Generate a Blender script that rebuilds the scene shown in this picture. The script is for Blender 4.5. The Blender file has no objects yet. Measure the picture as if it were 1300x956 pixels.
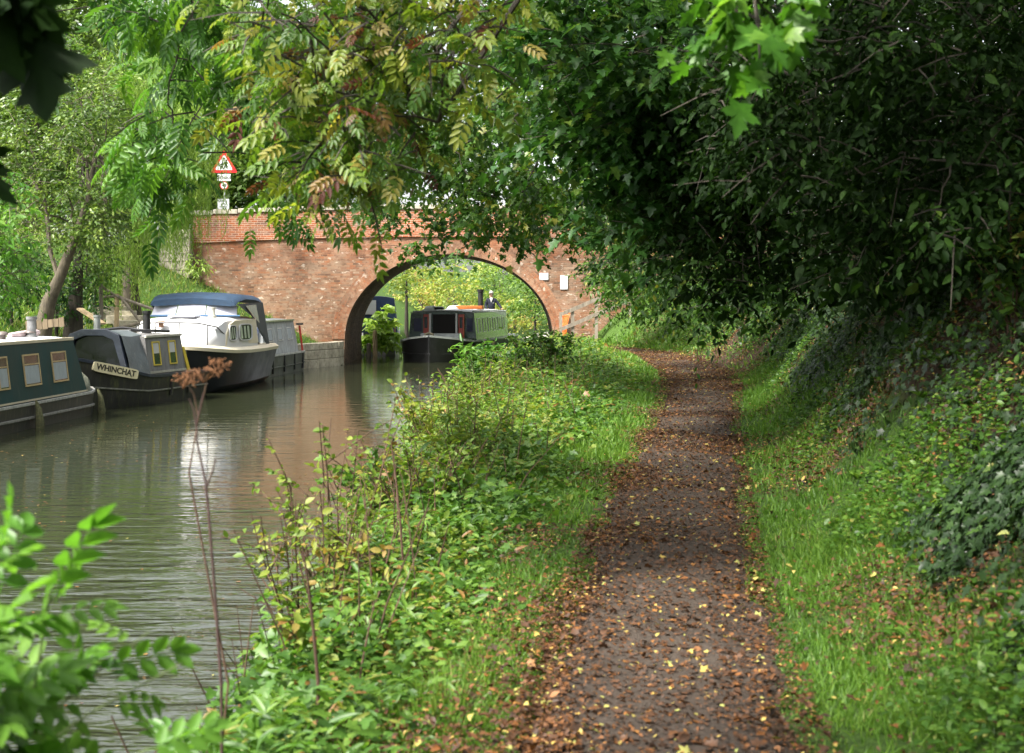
import bpy, math, random
import numpy as np
from mathutils import Vector, Matrix

random.seed(5)
rng = np.random.default_rng(11)
sc = bpy.context.scene
COL = sc.collection
R = math.radians
F = 1800.0          # focal length in photo pixels (photo 1300 wide)
HOR = 380.0         # photo row of the eye level
EYE = 1.6
WATER = -0.7


def at(px, py, y):
    """World point seen at a photo pixel when it stands y metres ahead."""
    return np.array([(px - 650.0) / F * y, y, EYE + (HOR - py) / F * y])


# ------------------------------------------------------------------ objects
def tag(o, label=None, cat=None, group=None, kind=None):
    if label: o["label"] = label
    if cat: o["category"] = cat
    if group: o["group"] = group
    if kind: o["kind"] = kind
    return o


def empty(name, loc, rz=0.0, label=None, cat=None, group=None):
    o = bpy.data.objects.new(name, None)
    o.empty_display_size = 0.3
    o.location = loc
    o.rotation_euler = (0, 0, rz)
    COL.objects.link(o)
    return tag(o, label, cat, group)


def link(name, me, parent=None):
    o = bpy.data.objects.new(name, me)
    COL.objects.link(o)
    if parent is not None:
        o.parent = parent
    return o


class MB:
    """collects polygons for one mesh object"""
    def __init__(s):
        s.v, s.f, s.m, s.uv = [], [], [], {}

    def add(s, verts, faces, mi=0):
        b = len(s.v)
        s.v += [tuple(map(float, p)) for p in verts]
        for fc in faces:
            s.f.append(tuple(i + b for i in fc))
            s.m.append(mi)
        return b

    def box(s, c, d, mi=0, rot=None, taper=1.0):
        hx, hy, hz = d[0] / 2, d[1] / 2, d[2] / 2
        vs = [Vector((x * (taper if z > 0 else 1), y * (taper if z > 0 else 1), z)) for z in (-hz, hz) for x, y in ((-hx, -hy), (hx, -hy), (hx, hy), (-hx, hy))]
        if rot is not None:
            vs = [rot @ v for v in vs]
        vs = [v + Vector(c) for v in vs]
        s.add(vs, [(3, 2, 1, 0), (4, 5, 6, 7), (0, 1, 5, 4), (1, 2, 6, 5), (2, 3, 7, 6), (3, 0, 4, 7)], mi)
        return s

    def bar(s, a, b, w, h, mi=0, up=(0, 0, 1)):
        a, b = Vector(a), Vector(b)
        d = (b - a)
        L = d.length
        y = d.normalized()
        u = Vector(up)
        x = y.cross(u)
        if x.length < 1e-4:
            x = y.cross(Vector((1, 0, 0)))
        x.normalize()
        z = x.cross(y)
        rot = Matrix((x, y, z)).transposed()
        s.box((a + b) / 2, (w, L, h), mi, rot)
        return s

    def tube(s, pts, rad, n=8, mi=0, cap=True):
        pts = [Vector(p) for p in pts]
        if not hasattr(rad, '__len__'):
            rad = [rad] * len(pts)
        vs, fs = [], []
        ref = Vector((0.13, 0.31, 0.94))
        for i, p in enumerate(pts):
            t = (pts[min(i + 1, len(pts) - 1)] - pts[max(i - 1, 0)]).normalized()
            x = t.cross(ref)
            if x.length < 0.05:
                x = t.cross(Vector((1, 0, 0)))
            x.normalize()
            y = t.cross(x)
            for k in range(n):
                a = 2 * math.pi * k / n
                vs.append(p + (x * math.cos(a) + y * math.sin(a)) * rad[i])
        for i in range(len(pts) - 1):
            for k in range(n):
                k2 = (k + 1) % n
                fs.append((i * n + k, i * n + k2, (i + 1) * n + k2, (i + 1) * n + k))
        if cap:
            fs.append(tuple(range(n - 1, -1, -1)))
            fs.append(tuple((len(pts) - 1) * n + k for k in range(n)))
        s.add(vs, fs, mi)
        return s

    def loft(s, rings, mi=0, caps=True, closed=True):
        n = len(rings[0])
        vs = [p for r in rings for p in r]
        fs = []
        for i in range(len(rings) - 1):
            for k in range(n if closed else n - 1):
                k2 = (k + 1) % n
                fs.append((i * n + k, i * n + k2, (i + 1) * n + k2, (i + 1) * n + k))
        if caps:
            fs.append(tuple(range(n - 1, -1, -1)))
            fs.append(tuple((len(rings) - 1) * n + k for k in range(n)))
        s.add(vs, fs, mi)
        return s

    def lathe(s, c, prof, n=14, mi=0):
        rings = [[(c[0] + r * math.cos(2 * math.pi * k / n), c[1] + r * math.sin(2 * math.pi * k / n), c[2] + z) for k in range(n)] for r, z in prof]
        return s.loft(rings, mi)

    def build(s, name, mats, parent=None, smooth=False, bevel=0.0, fix=True, sharp=40):
        me = bpy.data.meshes.new(name)
        me.from_pydata(s.v, [], s.f)
        if not isinstance(mats, (list, tuple)):
            mats = [mats]
        for m in mats:
            me.materials.append(m)
        me.polygons.foreach_set('material_index', s.m)
        if fix:
            import bmesh
            bm = bmesh.new(); bm.from_mesh(me)
            bmesh.ops.recalc_face_normals(bm, faces=bm.faces)
            bm.to_mesh(me); bm.free()
        if smooth:
            me.polygons.foreach_set('use_smooth', [True] * len(me.polygons))
            try:
                me.set_sharp_from_angle(angle=R(sharp))
            except Exception:
                pass
        me.update()
        o = link(name, me, parent)
        if bevel:
            b = o.modifiers.new('bevel', 'BEVEL')
            b.width = bevel; b.segments = 2; b.limit_method = 'ANGLE'; b.angle_limit = R(35)
        return o


# ---------------------------------------------------------------- materials
def nt(name):
    m = bpy.data.materials.new(name)
    m.use_nodes = True
    t = m.node_tree
    return m, t, t.nodes, t.links, t.nodes['Principled BSDF'], t.nodes['Material Output']


def ramp(N, stops, interp='LINEAR'):
    r = N.new('ShaderNodeValToRGB')
    cr = r.color_ramp
    cr.interpolation = interp
    while len(cr.elements) < len(stops):
        cr.elements.new(0.5)
    for e, (p, c) in zip(cr.elements, stops):
        e.position = p
        e.color = (c, c, c, 1) if not hasattr(c, '__len__') else (*c, 1)
    return r


def noise(N, L, vec, scale, detail=4, rough=0.55, dist=0.0):
    n = N.new('ShaderNodeTexNoise')
    n.inputs['Scale'].default_value = scale
    n.inputs['Detail'].default_value = detail
    n.inputs['Roughness'].default_value = rough
    n.inputs['Distortion'].default_value = dist
    if vec is not None:
        L.new(vec, n.inputs['Vector'])
    return n


def mapping(N, L, vec, scale=(1, 1, 1), rot=(0, 0, 0)):
    m = N.new('ShaderNodeMapping')
    m.inputs['Scale'].default_value = scale
    m.inputs['Rotation'].default_value = rot
    L.new(vec, m.inputs['Vector'])
    return m.outputs[0]


def mixc(N, L, fac, a, b, mode='MIX'):
    m = N.new('ShaderNodeMix')
    m.data_type = 'RGBA'
    m.blend_type = mode
    for sock, v in ((m.inputs[0], fac), (m.inputs[6], a), (m.inputs[7], b)):
        if hasattr(v, 'is_linked') or isinstance(v, bpy.types.NodeSocket):
            L.new(v, sock)
        elif hasattr(v, '__len__'):
            sock.default_value = (*v, 1)
        else:
            sock.default_value = v if sock == m.inputs[0] else (v, v, v, 1)
    return m.outputs[2]


def coord(N, which='Object'):
    return N.new('ShaderNodeTexCoord').outputs[which]


def bump(N, L, h, dist, strength, bs):
    b = N.new('ShaderNodeBump')
    b.inputs['Distance'].default_value = dist
    b.inputs['Strength'].default_value = strength
    L.new(h, b.inputs['Height'])
    L.new(b.outputs[0], bs.inputs['Normal'])


def M(name, col, rough=0.5, metal=0.0, var=0.3, scale=5.0, dirt=None, dirt_amt=0.35, streak=False, bmp=0.0, spec=0.5, coat=0.0):
    """painted / plain material with uneven tone, blotchy dirt and slight unevenness"""
    m, t, N, L, bs, out = nt(name)
    co = coord(N)
    v = mapping(N, L, co, (1, 1, 0.22)) if streak else co
    n = noise(N, L, v, scale, 6, 0.65)
    lo = tuple(max(0, c * (1 - var)) for c in col)
    hi = tuple(min(1, c * (1 + var)) for c in col)
    r = ramp(N, [(0.3, lo), (0.7, hi)])
    L.new(n.outputs[0], r.inputs[0])
    c = r.outputs[0]
    if dirt is not None:
        n2 = noise(N, L, v, scale * 2.7, 8, 0.7)
        f = ramp(N, [(0.62 - dirt_amt * 0.3, 0.0), (0.78 - dirt_amt * 0.2, 1.0)])
        L.new(n2.outputs[0], f.inputs[0])
        c = mixc(N, L, f.outputs[0], c, dirt)
    L.new(c, bs.inputs['Base Color'])
    rr = ramp(N, [(0.2, max(0.03, rough - 0.1)), (0.8, min(1, rough + 0.15))])
    L.new(n.outputs[0], rr.inputs[0])
    L.new(rr.outputs[0], bs.inputs['Roughness'])
    bs.inputs['Metallic'].default_value = metal
    bs.inputs['Specular IOR Level'].default_value = spec
    bs.inputs['Coat Weight'].default_value = coat
    if bmp:
        bump(N, L, n.outputs[0], bmp, 0.6, bs)
    return m


def leaf_mat(name, stops, trans=0.35, rough=0.45, tboost=1.5, spec=0.35):
    m, t, N, L, bs, out = nt(name)
    a = N.new('ShaderNodeAttribute')
    a.attribute_name = 'tint'
    r = ramp(N, stops)
    L.new(a.outputs['Fac'], r.inputs[0])
    nz = noise(N, L, coord(N), 38, 3, .6)
    rz = ramp(N, [(.3, (.72, .74, .7)), (.62, (1.12, 1.1, 1.05)), (.74, (1.15, .98, .75))])
    L.new(nz.outputs[0], rz.inputs[0])
    lc = mixc(N, L, 1.0, r.outputs[0], rz.outputs[0], 'MULTIPLY')
    L.new(lc, bs.inputs['Base Color'])
    bs.inputs['Roughness'].default_value = rough
    bs.inputs['Specular IOR Level'].default_value = spec
    tr = N.new('ShaderNodeBsdfTranslucent')
    tc = mixc(N, L, 1.0, lc, (tboost, tboost * 1.05, tboost * 0.55), 'MULTIPLY')
    L.new(tc, tr.inputs['Color'])
    mx = N.new('ShaderNodeMixShader')
    mx.inputs[0].default_value = trans
    L.new(bs.outputs[0], mx.inputs[1])
    L.new(tr.outputs[0], mx.inputs[2])
    L.new(mx.outputs[0], out.inputs['Surface'])
    return m


def bark_mat(name, c0, c1, scale=14):
    m, t, N, L, bs, out = nt(name)
    co = coord(N)
    n = noise(N, L, mapping(N, L, co, (1, 1, 0.25)), scale, 8, 0.7)
    r = ramp(N, [(0.35, c0), (0.65, c1)])
    L.new(n.outputs[0], r.inputs[0])
    L.new(r.outputs[0], bs.inputs['Base Color'])
    bs.inputs['Roughness'].default_value = 0.9
    bump(N, L, n.outputs[0], 0.03, 0.8, bs)
    return m


def brick_mat(name, bw, bh, uv=False, mortar=(0.42, 0.36, 0.29), set_=0, scale_noise=1.0):
    """weathered brick: real courses, each brick its own tone, stained and lime-bloomed in blotches.
    set_: 0 weathered lower wall, 1 cleaner orange parapet, 2 grimy barrel, 3 arch ring"""
    m, t, N, L, bs, out = nt(name)
    if uv:
        co = coord(N, 'UV')
        vec = co
    else:
        co = coord(N)
        sp = N.new('ShaderNodeSeparateXYZ'); L.new(co, sp.inputs[0])
        ad = N.new('ShaderNodeMath'); ad.operation = 'ADD'
        L.new(sp.outputs[0], ad.inputs[0]); L.new(sp.outputs[1], ad.inputs[1])
        cb = N.new('ShaderNodeCombineXYZ')
        L.new(ad.outputs[0], cb.inputs[0]); L.new(sp.outputs[2], cb.inputs[1])
        vec = cb.outputs[0]
    b = N.new('ShaderNodeTexBrick')
    b.inputs['Scale'].default_value = 1.0
    b.inputs['Brick Width'].default_value = bw
    b.inputs['Row Height'].default_value = bh
    b.inputs['Mortar Size'].default_value = 0.008
    b.inputs['Mortar Smooth'].default_value = 0.3
    b.inputs['Bias'].default_value = 0.0
    b.inputs['Color1'].default_value = (0, 0, 0, 1)
    b.inputs['Color2'].default_value = (1, 1, 1, 1)
    b.inputs['Mortar'].default_value = (0.5, 0.5, 0.5, 1)
    wob = noise(N, L, vec, 1.3, 2)
    wv = N.new('ShaderNodeVectorMath'); wv.operation = 'SCALE'; wv.inputs['Scale'].default_value = 0.03
    L.new(wob.outputs['Color'], wv.inputs[0])
    va = N.new('ShaderNodeVectorMath'); va.operation = 'ADD'
    L.new(vec, va.inputs[0]); L.new(wv.outputs[0], va.inputs[1])
    L.new(va.outputs[0], b.inputs['Vector'])
    pal = {0: [(0.0, (0.10, 0.065, 0.05)), (0.22, (0.26, 0.13, 0.085)), (0.45, (0.31, 0.135, 0.07)), (0.62, (0.34, 0.215, 0.15)), (0.8, (0.17, 0.11, 0.08)), (1.0, (0.36, 0.27, 0.21))],
           1: [(0.0, (0.20, 0.12, 0.10)), (0.25, (0.30, 0.095, 0.045)), (0.6, (0.35, 0.125, 0.058)), (0.85, (0.30, 0.14, 0.085)), (1.0, (0.28, 0.16, 0.13))],
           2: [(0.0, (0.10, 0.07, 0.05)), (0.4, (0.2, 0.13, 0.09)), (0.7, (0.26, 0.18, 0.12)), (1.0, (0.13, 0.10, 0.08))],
           3: [(0.0, (0.26, 0.13, 0.08)), (0.4, (0.33, 0.13, 0.065)), (0.7, (0.37, 0.22, 0.145)), (1.0, (0.34, 0.17, 0.1))]}[set_]
    r = ramp(N, pal)
    L.new(b.outputs['Color'], r.inputs[0])
    c = mixc(N, L, b.outputs['Fac'], r.outputs[0], mortar if set_ == 1 else (.20, .16, .12))
    co3 = co
    if set_ in (0, 3):
        # orange, freshly spalled zone under the string course, fading downwards into brown
        nz = noise(N, L, co3, 0.55, 5, 0.6)
        ro = ramp(N, [(0.50, 0.0), (0.62, 0.6)])
        L.new(nz.outputs[0], ro.inputs[0])
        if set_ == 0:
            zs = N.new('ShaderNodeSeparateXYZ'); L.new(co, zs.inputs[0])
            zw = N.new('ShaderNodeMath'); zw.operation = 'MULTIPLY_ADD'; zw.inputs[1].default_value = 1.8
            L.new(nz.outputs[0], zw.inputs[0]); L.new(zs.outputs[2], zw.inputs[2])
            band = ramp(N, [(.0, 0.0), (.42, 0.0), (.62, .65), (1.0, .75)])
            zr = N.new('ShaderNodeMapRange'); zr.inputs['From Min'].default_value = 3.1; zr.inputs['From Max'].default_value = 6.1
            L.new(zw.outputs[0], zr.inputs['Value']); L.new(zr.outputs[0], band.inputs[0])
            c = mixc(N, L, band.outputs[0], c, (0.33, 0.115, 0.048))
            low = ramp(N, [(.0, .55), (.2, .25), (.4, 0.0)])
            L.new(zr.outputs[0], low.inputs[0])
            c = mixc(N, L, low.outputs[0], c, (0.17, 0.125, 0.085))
        nd = noise(N, L, co3, 0.9, 6, 0.65)
        rd = ramp(N, [(0.5, 0.0), (0.66, 0.6)])
        L.new(nd.outputs[0], rd.inputs[0])
        c = mixc(N, L, rd.outputs[0], c, (0.20, 0.135, 0.09))
        c = mixc(N, L, 0.38, c, r.outputs[0])
        # pale lime bloom: broad film, and small white brick-sized blotches
        n2 = noise(N, L, co3, 1.1, 7, 0.7)
        r2 = ramp(N, [(0.42, 0.0), (0.64, 0.65)])
        L.new(n2.outputs[0], r2.inputs[0])
        c = mixc(N, L, r2.outputs[0], c, (0.34, 0.275, 0.22))
        n3 = noise(N, L, mapping(N, L, co3, (1, 1, 1.9)), 4.6, 3, 0.5)
        r3 = ramp(N, [(0.61, 0.0), (0.67, 0.7)])
        L.new(n3.outputs[0], r3.inputs[0])
        c = mixc(N, L, r3.outputs[0], c, (0.60, 0.56, 0.51))
        n5 = noise(N, L, mapping(N, L, co3, (1, 1, 1.5)), 7.5, 3, 0.5)
        r5 = ramp(N, [(0.56, 0.0), (0.63, 0.45)])
        L.new(n5.outputs[0], r5.inputs[0])
        c = mixc(N, L, r5.outputs[0], c, (0.11, 0.065, 0.045))
    else:
        n2 = noise(N, L, co3, 1.0, 6, 0.7)
        r2 = ramp(N, [(0.52, 0.0), (0.75, 0.55)])
        L.new(n2.outputs[0], r2.inputs[0])
        c = mixc(N, L, r2.outputs[0], c, (0.44, 0.35, 0.29) if set_ == 1 else (0.34, 0.30, 0.25))
    ns = noise(N, L, co3, .42, 7, .68)
    rs = ramp(N, [(.32, (.40, .37, .33)), (.5, (.78, .70, .62)), (.68, (1.04, .93, .82))])
    L.new(ns.outputs[0], rs.inputs[0])
    c = mixc(N, L, 1.0, c, rs.outputs[0], 'MULTIPLY')
    L.new(c, bs.inputs['Base Color'])
    bs.inputs['Roughness'].default_value = 0.92
    bs.inputs['Specular IOR Level'].default_value = 0.2
    n4 = noise(N, L, co3, 30, 5)
    hm = N.new('ShaderNodeMath'); hm.operation = 'MULTIPLY_ADD'
    hm.inputs[1].default_value = -0.6
    L.new(b.outputs['Fac'], hm.inputs[0]); L.new(n4.outputs[0], hm.inputs[2])
    bump(N, L, hm.outputs[0], 0.012, 0.8, bs)
    return m


# ------------------------------------------------------- leaves and plants
def poly_t(v, f):
    return np.array(v, float), f


def fan(outline, centre, fold=0.18, droop=0.22):
    v = [(x, y, fold * abs(x) - droop * y * y) for x, y in outline] + [(centre[0], centre[1], -droop * centre[1] ** 2)]
    n = len(outline)
    return poly_t(v, [(n, i, (i + 1) % n) for i in range(n)])


def mirror(half):
    return half + [(-x, y) for x, y in half[::-1] if abs(x) > 1e-6]


T_MAPLE = fan(mirror([(0, 0), (.14, -.03), (.38, -.05), (.29, .10), (.33, .17), (.27, .22), (.45, .34), (.58, .52), (.42, .50), (.39, .57), (.22, .50), (.22, .62), (.30, .72), (.15, .76), (.12, .86), (0, 1.04)]), (0, .28))
T_MAPLE2 = fan(mirror([(0, 0), (.36, -.03), (.26, .2), (.55, .5), (.22, .52), (.22, .74), (0, 1.02)]), (0, .3))
T_OVAL = poly_t([(0, 0, 0), (.2, .28, .05), (.21, .6, .01), (0, 1, -.16), (-.21, .6, .01), (-.2, .28, .05), (0, .45, -.02)],
                [(0, 1, 2, 6), (6, 2, 3), (0, 6, 4, 5), (6, 3, 4)])
T_DIA = poly_t([(0, 0, 0), (.27, .45, .06), (0, 1, -.1), (-.27, .45, .06)], [(0, 1, 2), (0, 2, 3)])
T_WIL = poly_t([(0, 0, 0), (.09, .4, .02), (0, 1, -.08), (-.09, .4, .02)], [(0, 1, 2), (0, 2, 3)])
T_LANCE = poly_t([(0, 0, 0), (.11, .25, .03), (.11, .6, 0), (0, 1, -.2), (-.11, .6, 0), (-.11, .25, .03), (0, .45, -.03)],
                 [(0, 1, 2, 6), (6, 2, 3), (0, 6, 4, 5), (6, 3, 4)])
T_GRASS = poly_t([(-.5, 0, 0), (.5, 0, 0), (.4, .5, .04), (-.4, .5, .04), (0, 1, .25)], [(0, 1, 2, 3), (3, 2, 4)])
T_DOCK = poly_t([(0, 0, 0), (.16, .2, .08), (.2, .55, .1), (0, 1, -.25), (-.2, .55, .1), (-.16, .2, .08), (0, .3, .02), (0, .65, 0)],
                [(0, 1, 6), (1, 2, 7, 6), (2, 3, 7), (0, 6, 5), (5, 6, 7, 4), (4, 7, 3)])


def pinnate(pairs=4, ll=.34, lw=.14, droop=.25, term=True):
    V, Fc = [], []
    def leaflet(px, py, ang, L):
        b = len(V)
        ca, sa = math.cos(ang), math.sin(ang)
        for x, y, z in ((0, 0, 0), (lw / 2, .35 * L, .02), (lw * .45, .68 * L, 0), (0, L, -.08), (-lw * .45, .68 * L, 0), (-lw / 2, .35 * L, .02)):
            X = px + x * ca + y * sa
            Y = py - x * sa + y * ca
            V.append((X, Y, z - droop * Y * Y - abs(X) * .12))
        Fc.append((b, b + 1, b + 2, b + 3)); Fc.append((b, b + 3, b + 4, b + 5))
    for i in range(pairs):
        py = .22 + .62 * i / max(1, pairs - 1)
        L = ll * (1 - .12 * abs(i - pairs * .4))
        leaflet(0, py, R(62 - 4 * i), L); leaflet(0, py + .03, -R(62 - 4 * i), L)
    if term:
        leaflet(0, .86, 0, ll)
    b = len(V)
    V += [(-.008, 0, 0), (.008, 0, 0), (.006, .9, -droop * .81 + .002), (-.006, .9, -droop * .81 + .002)]
    Fc.append((b, b + 1, b + 2, b + 3))
    return poly_t(V, Fc)


T_ASH = pinnate(4)
T_ASH5 = pinnate(5, .3, .11, .35)
T_SAP = pinnate(4, .36, .17, .15)


def unit(a):
    return a / np.maximum(np.linalg.norm(a, axis=-1, keepdims=True), 1e-9)


class Leaves:
    """many leaves of one plant in one mesh, built with numpy"""
    def __init__(s):
        s.V, s.Lp, s.Sz, s.T, s.nv = [], [], [], [], 0

    def add(s, tmpl, P, Yd, Nd, S, tint):
        V, Fc = tmpl
        P = np.asarray(P, float)
        N = len(P)
        if N == 0:
            return s
        Y = unit(np.asarray(Yd, float))
        Z = np.asarray(Nd, float)
        Z = unit(Z - Y * (Z * Y).sum(1, keepdims=True) + 1e-6)
        X = np.cross(Y, Z)
        S = np.asarray(S, float)
        if S.ndim == 1:
            S = np.repeat(S[:, None], 3, 1)
        q = V[None] * S[:, None, :]
        W = P[:, None, :] + q[..., 0:1] * X[:, None] + q[..., 1:2] * Y[:, None] + q[..., 2:3] * Z[:, None]
        n = len(V)
        fl = np.concatenate([np.array(f) for f in Fc])
        sz = np.array([len(f) for f in Fc])
        off = s.nv + np.arange(N) * n
        s.V.append(W.reshape(-1, 3))
        s.Lp.append((fl[None] + off[:, None]).ravel())
        s.Sz.append(np.tile(sz, N))
        s.T.append(np.repeat(np.clip(tint, 0, 1), n))
        s.nv += N * n
        return s

    def build(s, name, mat, parent=None, origin=(0, 0, 0)):
        V = np.concatenate(s.V) - np.array(origin)[None]
        Lp = np.concatenate(s.Lp); Sz = np.concatenate(s.Sz); T = np.concatenate(s.T)
        me = bpy.data.meshes.new(name)
        me.vertices.add(len(V)); me.loops.add(len(Lp)); me.polygons.add(len(Sz))
        me.vertices.foreach_set('co', V.astype(np.float32).ravel())
        me.loops.foreach_set('vertex_index', Lp.astype(np.int32))
        st = np.concatenate([[0], np.cumsum(Sz)[:-1]])
        me.polygons.foreach_set('loop_start', st.astype(np.int32))
        me.update(calc_edges=True)
        a = me.attributes.new('tint', 'FLOAT', 'POINT')
        a.data.foreach_set('value', T.astype(np.float32))
        me.materials.append(mat)
        return link(name, me, parent)


def rvec(n):
    return unit(rng.normal(size=(n, 3)))


# gaps between the crowns through which the sign, the bridge and the boats are seen
GAPS = [(232, 334, 158, 280), (236, 452, 288, 470), (452, 522, 338, 470), (522, 616, 366, 470), (616, 700, 345, 470), (682, 750, 345, 438)]


def open_gap(P, lim=47.5):
    u = 650 + P[:, 0] / P[:, 1] * F; q = HOR - (P[:, 2] - EYE) / P[:, 1] * F
    u = u + 46 * (vnoise(P[:, 2], P[:, 1] * .6, 1.9, 91) - .5)          # ragged edges
    q = q + 26 * (vnoise(P[:, 0], P[:, 1] * .6, 1.9, 92) - .5)
    k = np.ones(len(P), bool)
    for x0, x1, y0, y1 in GAPS:
        k &= ~((u > x0) & (u < x1) & (q > y0) & (q < y1) & (P[:, 1] > 5) & (P[:, 1] < lim) & (P[:, 2] > 1.0))
    return k


def sprays(lv, tmpl, C, rad, out, ntw, nleaf, size, tint0, tint_j=0.18, up=1.0, jit=0.55, droop=0.25, tl=(0.5, 1.1), flat=0.6, sizej=0.4, spread=0.35):
    """leafy twigs round clump centres C: each twig leaves its centre outwards and carries leaves alternately on both sides"""
    C = np.asarray(C, float); nC = len(C)
    rad = np.broadcast_to(np.asarray(rad, float), (nC,))
    idx = np.repeat(np.arange(nC), ntw)
    n = len(idx)
    d = rvec(n) + (out[idx] if out is not None else 0) * 0.55
    d[:, 2] *= flat
    d = unit(d)
    r = rad[idx]
    st = C[idx] + rvec(n) * (r * spread)[:, None]
    L = r * rng.uniform(*tl, n)
    ti = (np.repeat(tint0, ntw) if hasattr(tint0, '__len__') else np.full(n, tint0)) + rng.normal(0, tint_j * .5, n)
    k = np.tile(np.arange(nleaf), n)
    ii = np.repeat(np.arange(n), nleaf)
    t = (k + rng.uniform(.2, .9, len(k))) / nleaf
    dd = d[ii].copy()
    dd[:, 2] -= droop * t * 1.2
    P = st[ii] + dd * (L[ii] * t)[:, None]
    side = unit(np.cross(d, np.array([0, 0, 1.0])) + 1e-5)[ii] * np.where(k % 2 == 0, 1, -1)[:, None]
    Y = dd * .55 + side * .75 + rng.normal(0, .3, P.shape)
    Y[:, 2] -= droop * 1.2
    Nn = np.array([0, 0, 1.0]) * up + rng.normal(0, jit, P.shape)
    S = size * np.clip(1 + rng.normal(0, sizej, len(P)), .45, 1.7)
    kk = open_gap(P)
    lv.add(tmpl, P[kk], Y[kk], Nn[kk], S[kk], (ti[ii] + rng.normal(0, tint_j, len(P)))[kk])
    return st, st + d * L[:, None]


def curve_pts(a, b, sag=0.15, n=6, wob=0.06):
    a, b = np.asarray(a, float), np.asarray(b, float)
    L = np.linalg.norm(b - a)
    t = np.linspace(0, 1, n)[:, None]
    p = a + (b - a) * t
    p[:, 2] += (np.sin(np.pi * t[:, 0]) * sag * L)
    w = rng.normal(0, wob * L * .3, (n, 3)); w[0] = 0; w[-1] = 0
    return p + w


def tree(name, label, cat, trunk, tr, C, rad, spec, bark, leafm, group=None, limb_r=0.05, twigs=True, nlimb=None, limb_from=(.45, 1.0), sag=.12, centre=None):
    """trunk > tapered tube and its limbs, crown > leaves on twigs"""
    trunk = [np.array(p, float) for p in trunk]
    root = empty(name, tuple(trunk[0]), 0, label, cat, group)
    o0 = trunk[0]
    mb = MB()
    tp = np.array(trunk)
    n = len(tp)
    rads = [tr * (1.35 if i == 0 else 1) * (1 - .75 * i / (n - 1)) for i in range(n)]
    mb.tube(tp - o0, rads, 10)
    C = np.asarray(C, float)
    rad = np.broadcast_to(np.asarray(rad, float), (len(C),))
    cm = C.mean(0) if centre is None else np.asarray(centre, float)
    out = unit(C - cm)
    m = len(C) if nlimb is None else min(nlimb, len(C))
    sel = rng.choice(len(C), m, replace=False)
    km = max(3, m // 9)
    nodes, nr = [], []
    for q, i in enumerate(sel):
        if q < km:                                   # main limbs leave the trunk
            f = rng.uniform(*limb_from) * (n - 1)
            k = min(int(f), n - 2)
            a = tp[k] + (tp[k + 1] - tp[k]) * (f - k)
            r0 = min(limb_r * rng.uniform(.8, 1.25), rads[k] * .7)
            tgt = tp[k] + (C[i] - tp[k]) * .93
        else:                                        # the rest branch off the nearest limb
            NN = np.array(nodes)
            dd = np.linalg.norm(NN - C[i], axis=1)
            j = int(np.argmin(dd)); a = NN[j]; r0 = max(.008, nr[j] * .6); tgt = C[i]
        pts = curve_pts(a, tgt, sag if q < km else sag * .5, 9 if q < km else 5, .10)
        rr_ = np.linspace(r0, .012 if q < km else .005, len(pts))
        mb.tube(pts - o0, rr_, 6 if q < km else 4, cap=False)
        for jj in range(2, len(pts)):
            nodes.append(pts[jj]); nr.append(rr_[jj])
    lv = Leaves()
    s0, s1 = spec(lv, C, rad, out)
    if twigs and s0 is not None:
        m = min(len(s0), 500)
        for i in rng.choice(len(s0), m, replace=False):
            mid = (s0[i] + s1[i]) / 2 + np.array([0, 0, .02])
            mb.tube([s0[i] - o0, mid - o0, s1[i] - o0], [.008, .006, .003], 3, cap=False)
    mb.build('trunk', bark, root, smooth=True, fix=False)
    lv.build('crown', leafm, root, o0)
    return root


def ell(c, r, n, shell=0.5, zmin=None):
    """random points in an ellipsoid, biased to its shell"""
    d = rvec(n)
    q = rng.uniform(shell ** 3, 1, n) ** (1 / 3)
    p = np.asarray(c, float) + d * q[:, None] * np.asarray(r, float)
    if zmin is not None:
        p[:, 2] = np.maximum(p[:, 2], zmin)
    return p


def px_cloud(boxes):
    """points in boxes given as photo spans and depths (real places in front of the camera)"""
    out = []
    for x0, x1, y0, y1, d0, d1, n in boxes:
        u, v, d = rng.uniform(x0, x1, n), rng.uniform(y0, y1, n), rng.uniform(d0, d1, n)
        out.append(np.stack([(u - 650) / F * d, d, EYE + (HOR - v) / F * d], 1))
    return np.concatenate(out)


# ------------------------------------------------------------------ terrain
_yy = np.linspace(-60, 420, 4801)


def smooth_fn(pts, win=2.0):
    ys, xs = zip(*pts)
    v = np.interp(_yy, ys, xs)
    k = int(win / 0.1) | 1
    ker = np.hanning(k + 2)[1:-1]; ker /= ker.sum()
    v = np.convolve(np.pad(v, k // 2, mode='edge'), ker, 'valid')
    return lambda y: np.interp(y, _yy, v)


PATH = smooth_fn([(-60, -2), (0, .25), (3, .4), (6, .63), (9, 1.0), (12, 1.43), (16, 2.0), (20.6, 2.69), (26, 3.5), (32, 4.05), (38, 4.2), (42, 4.05), (45, 3.6), (47.5, 2.8), (49.5, 1.6), (51.5, .72), (56, .70), (66, 1.7), (80, 3.6), (100, 9), (130, 21), (420, 140)], 3.0)
HALF = smooth_fn([(-60, .5), (6, .5), (18, .52), (28, .68), (40, .72), (48, .62), (52, .5), (420, .6)], 4)
XL = smooth_fn([(-60, -11), (40, -11), (44.5, -10.4), (46.5, -7.2), (48, -6.5), (49.5, -5.95), (56.5, -5.95), (58.5, -7.2), (66, -7.2), (80, -5.2), (100, 0), (130, 12), (420, 130)], .8)
XR = smooth_fn([(-60, -1.4), (6, -1.2), (12, -1.15), (20, -1.25), (41, -.9), (49, -.35), (56, -.35), (66, .55), (80, 2.0), (100, 6.8), (130, 18), (420, 136)], 2)


def sstep(a, b, x):
    t = np.clip((x - a) / (b - a), 0, 1)
    return t * t * (3 - 2 * t)


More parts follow.
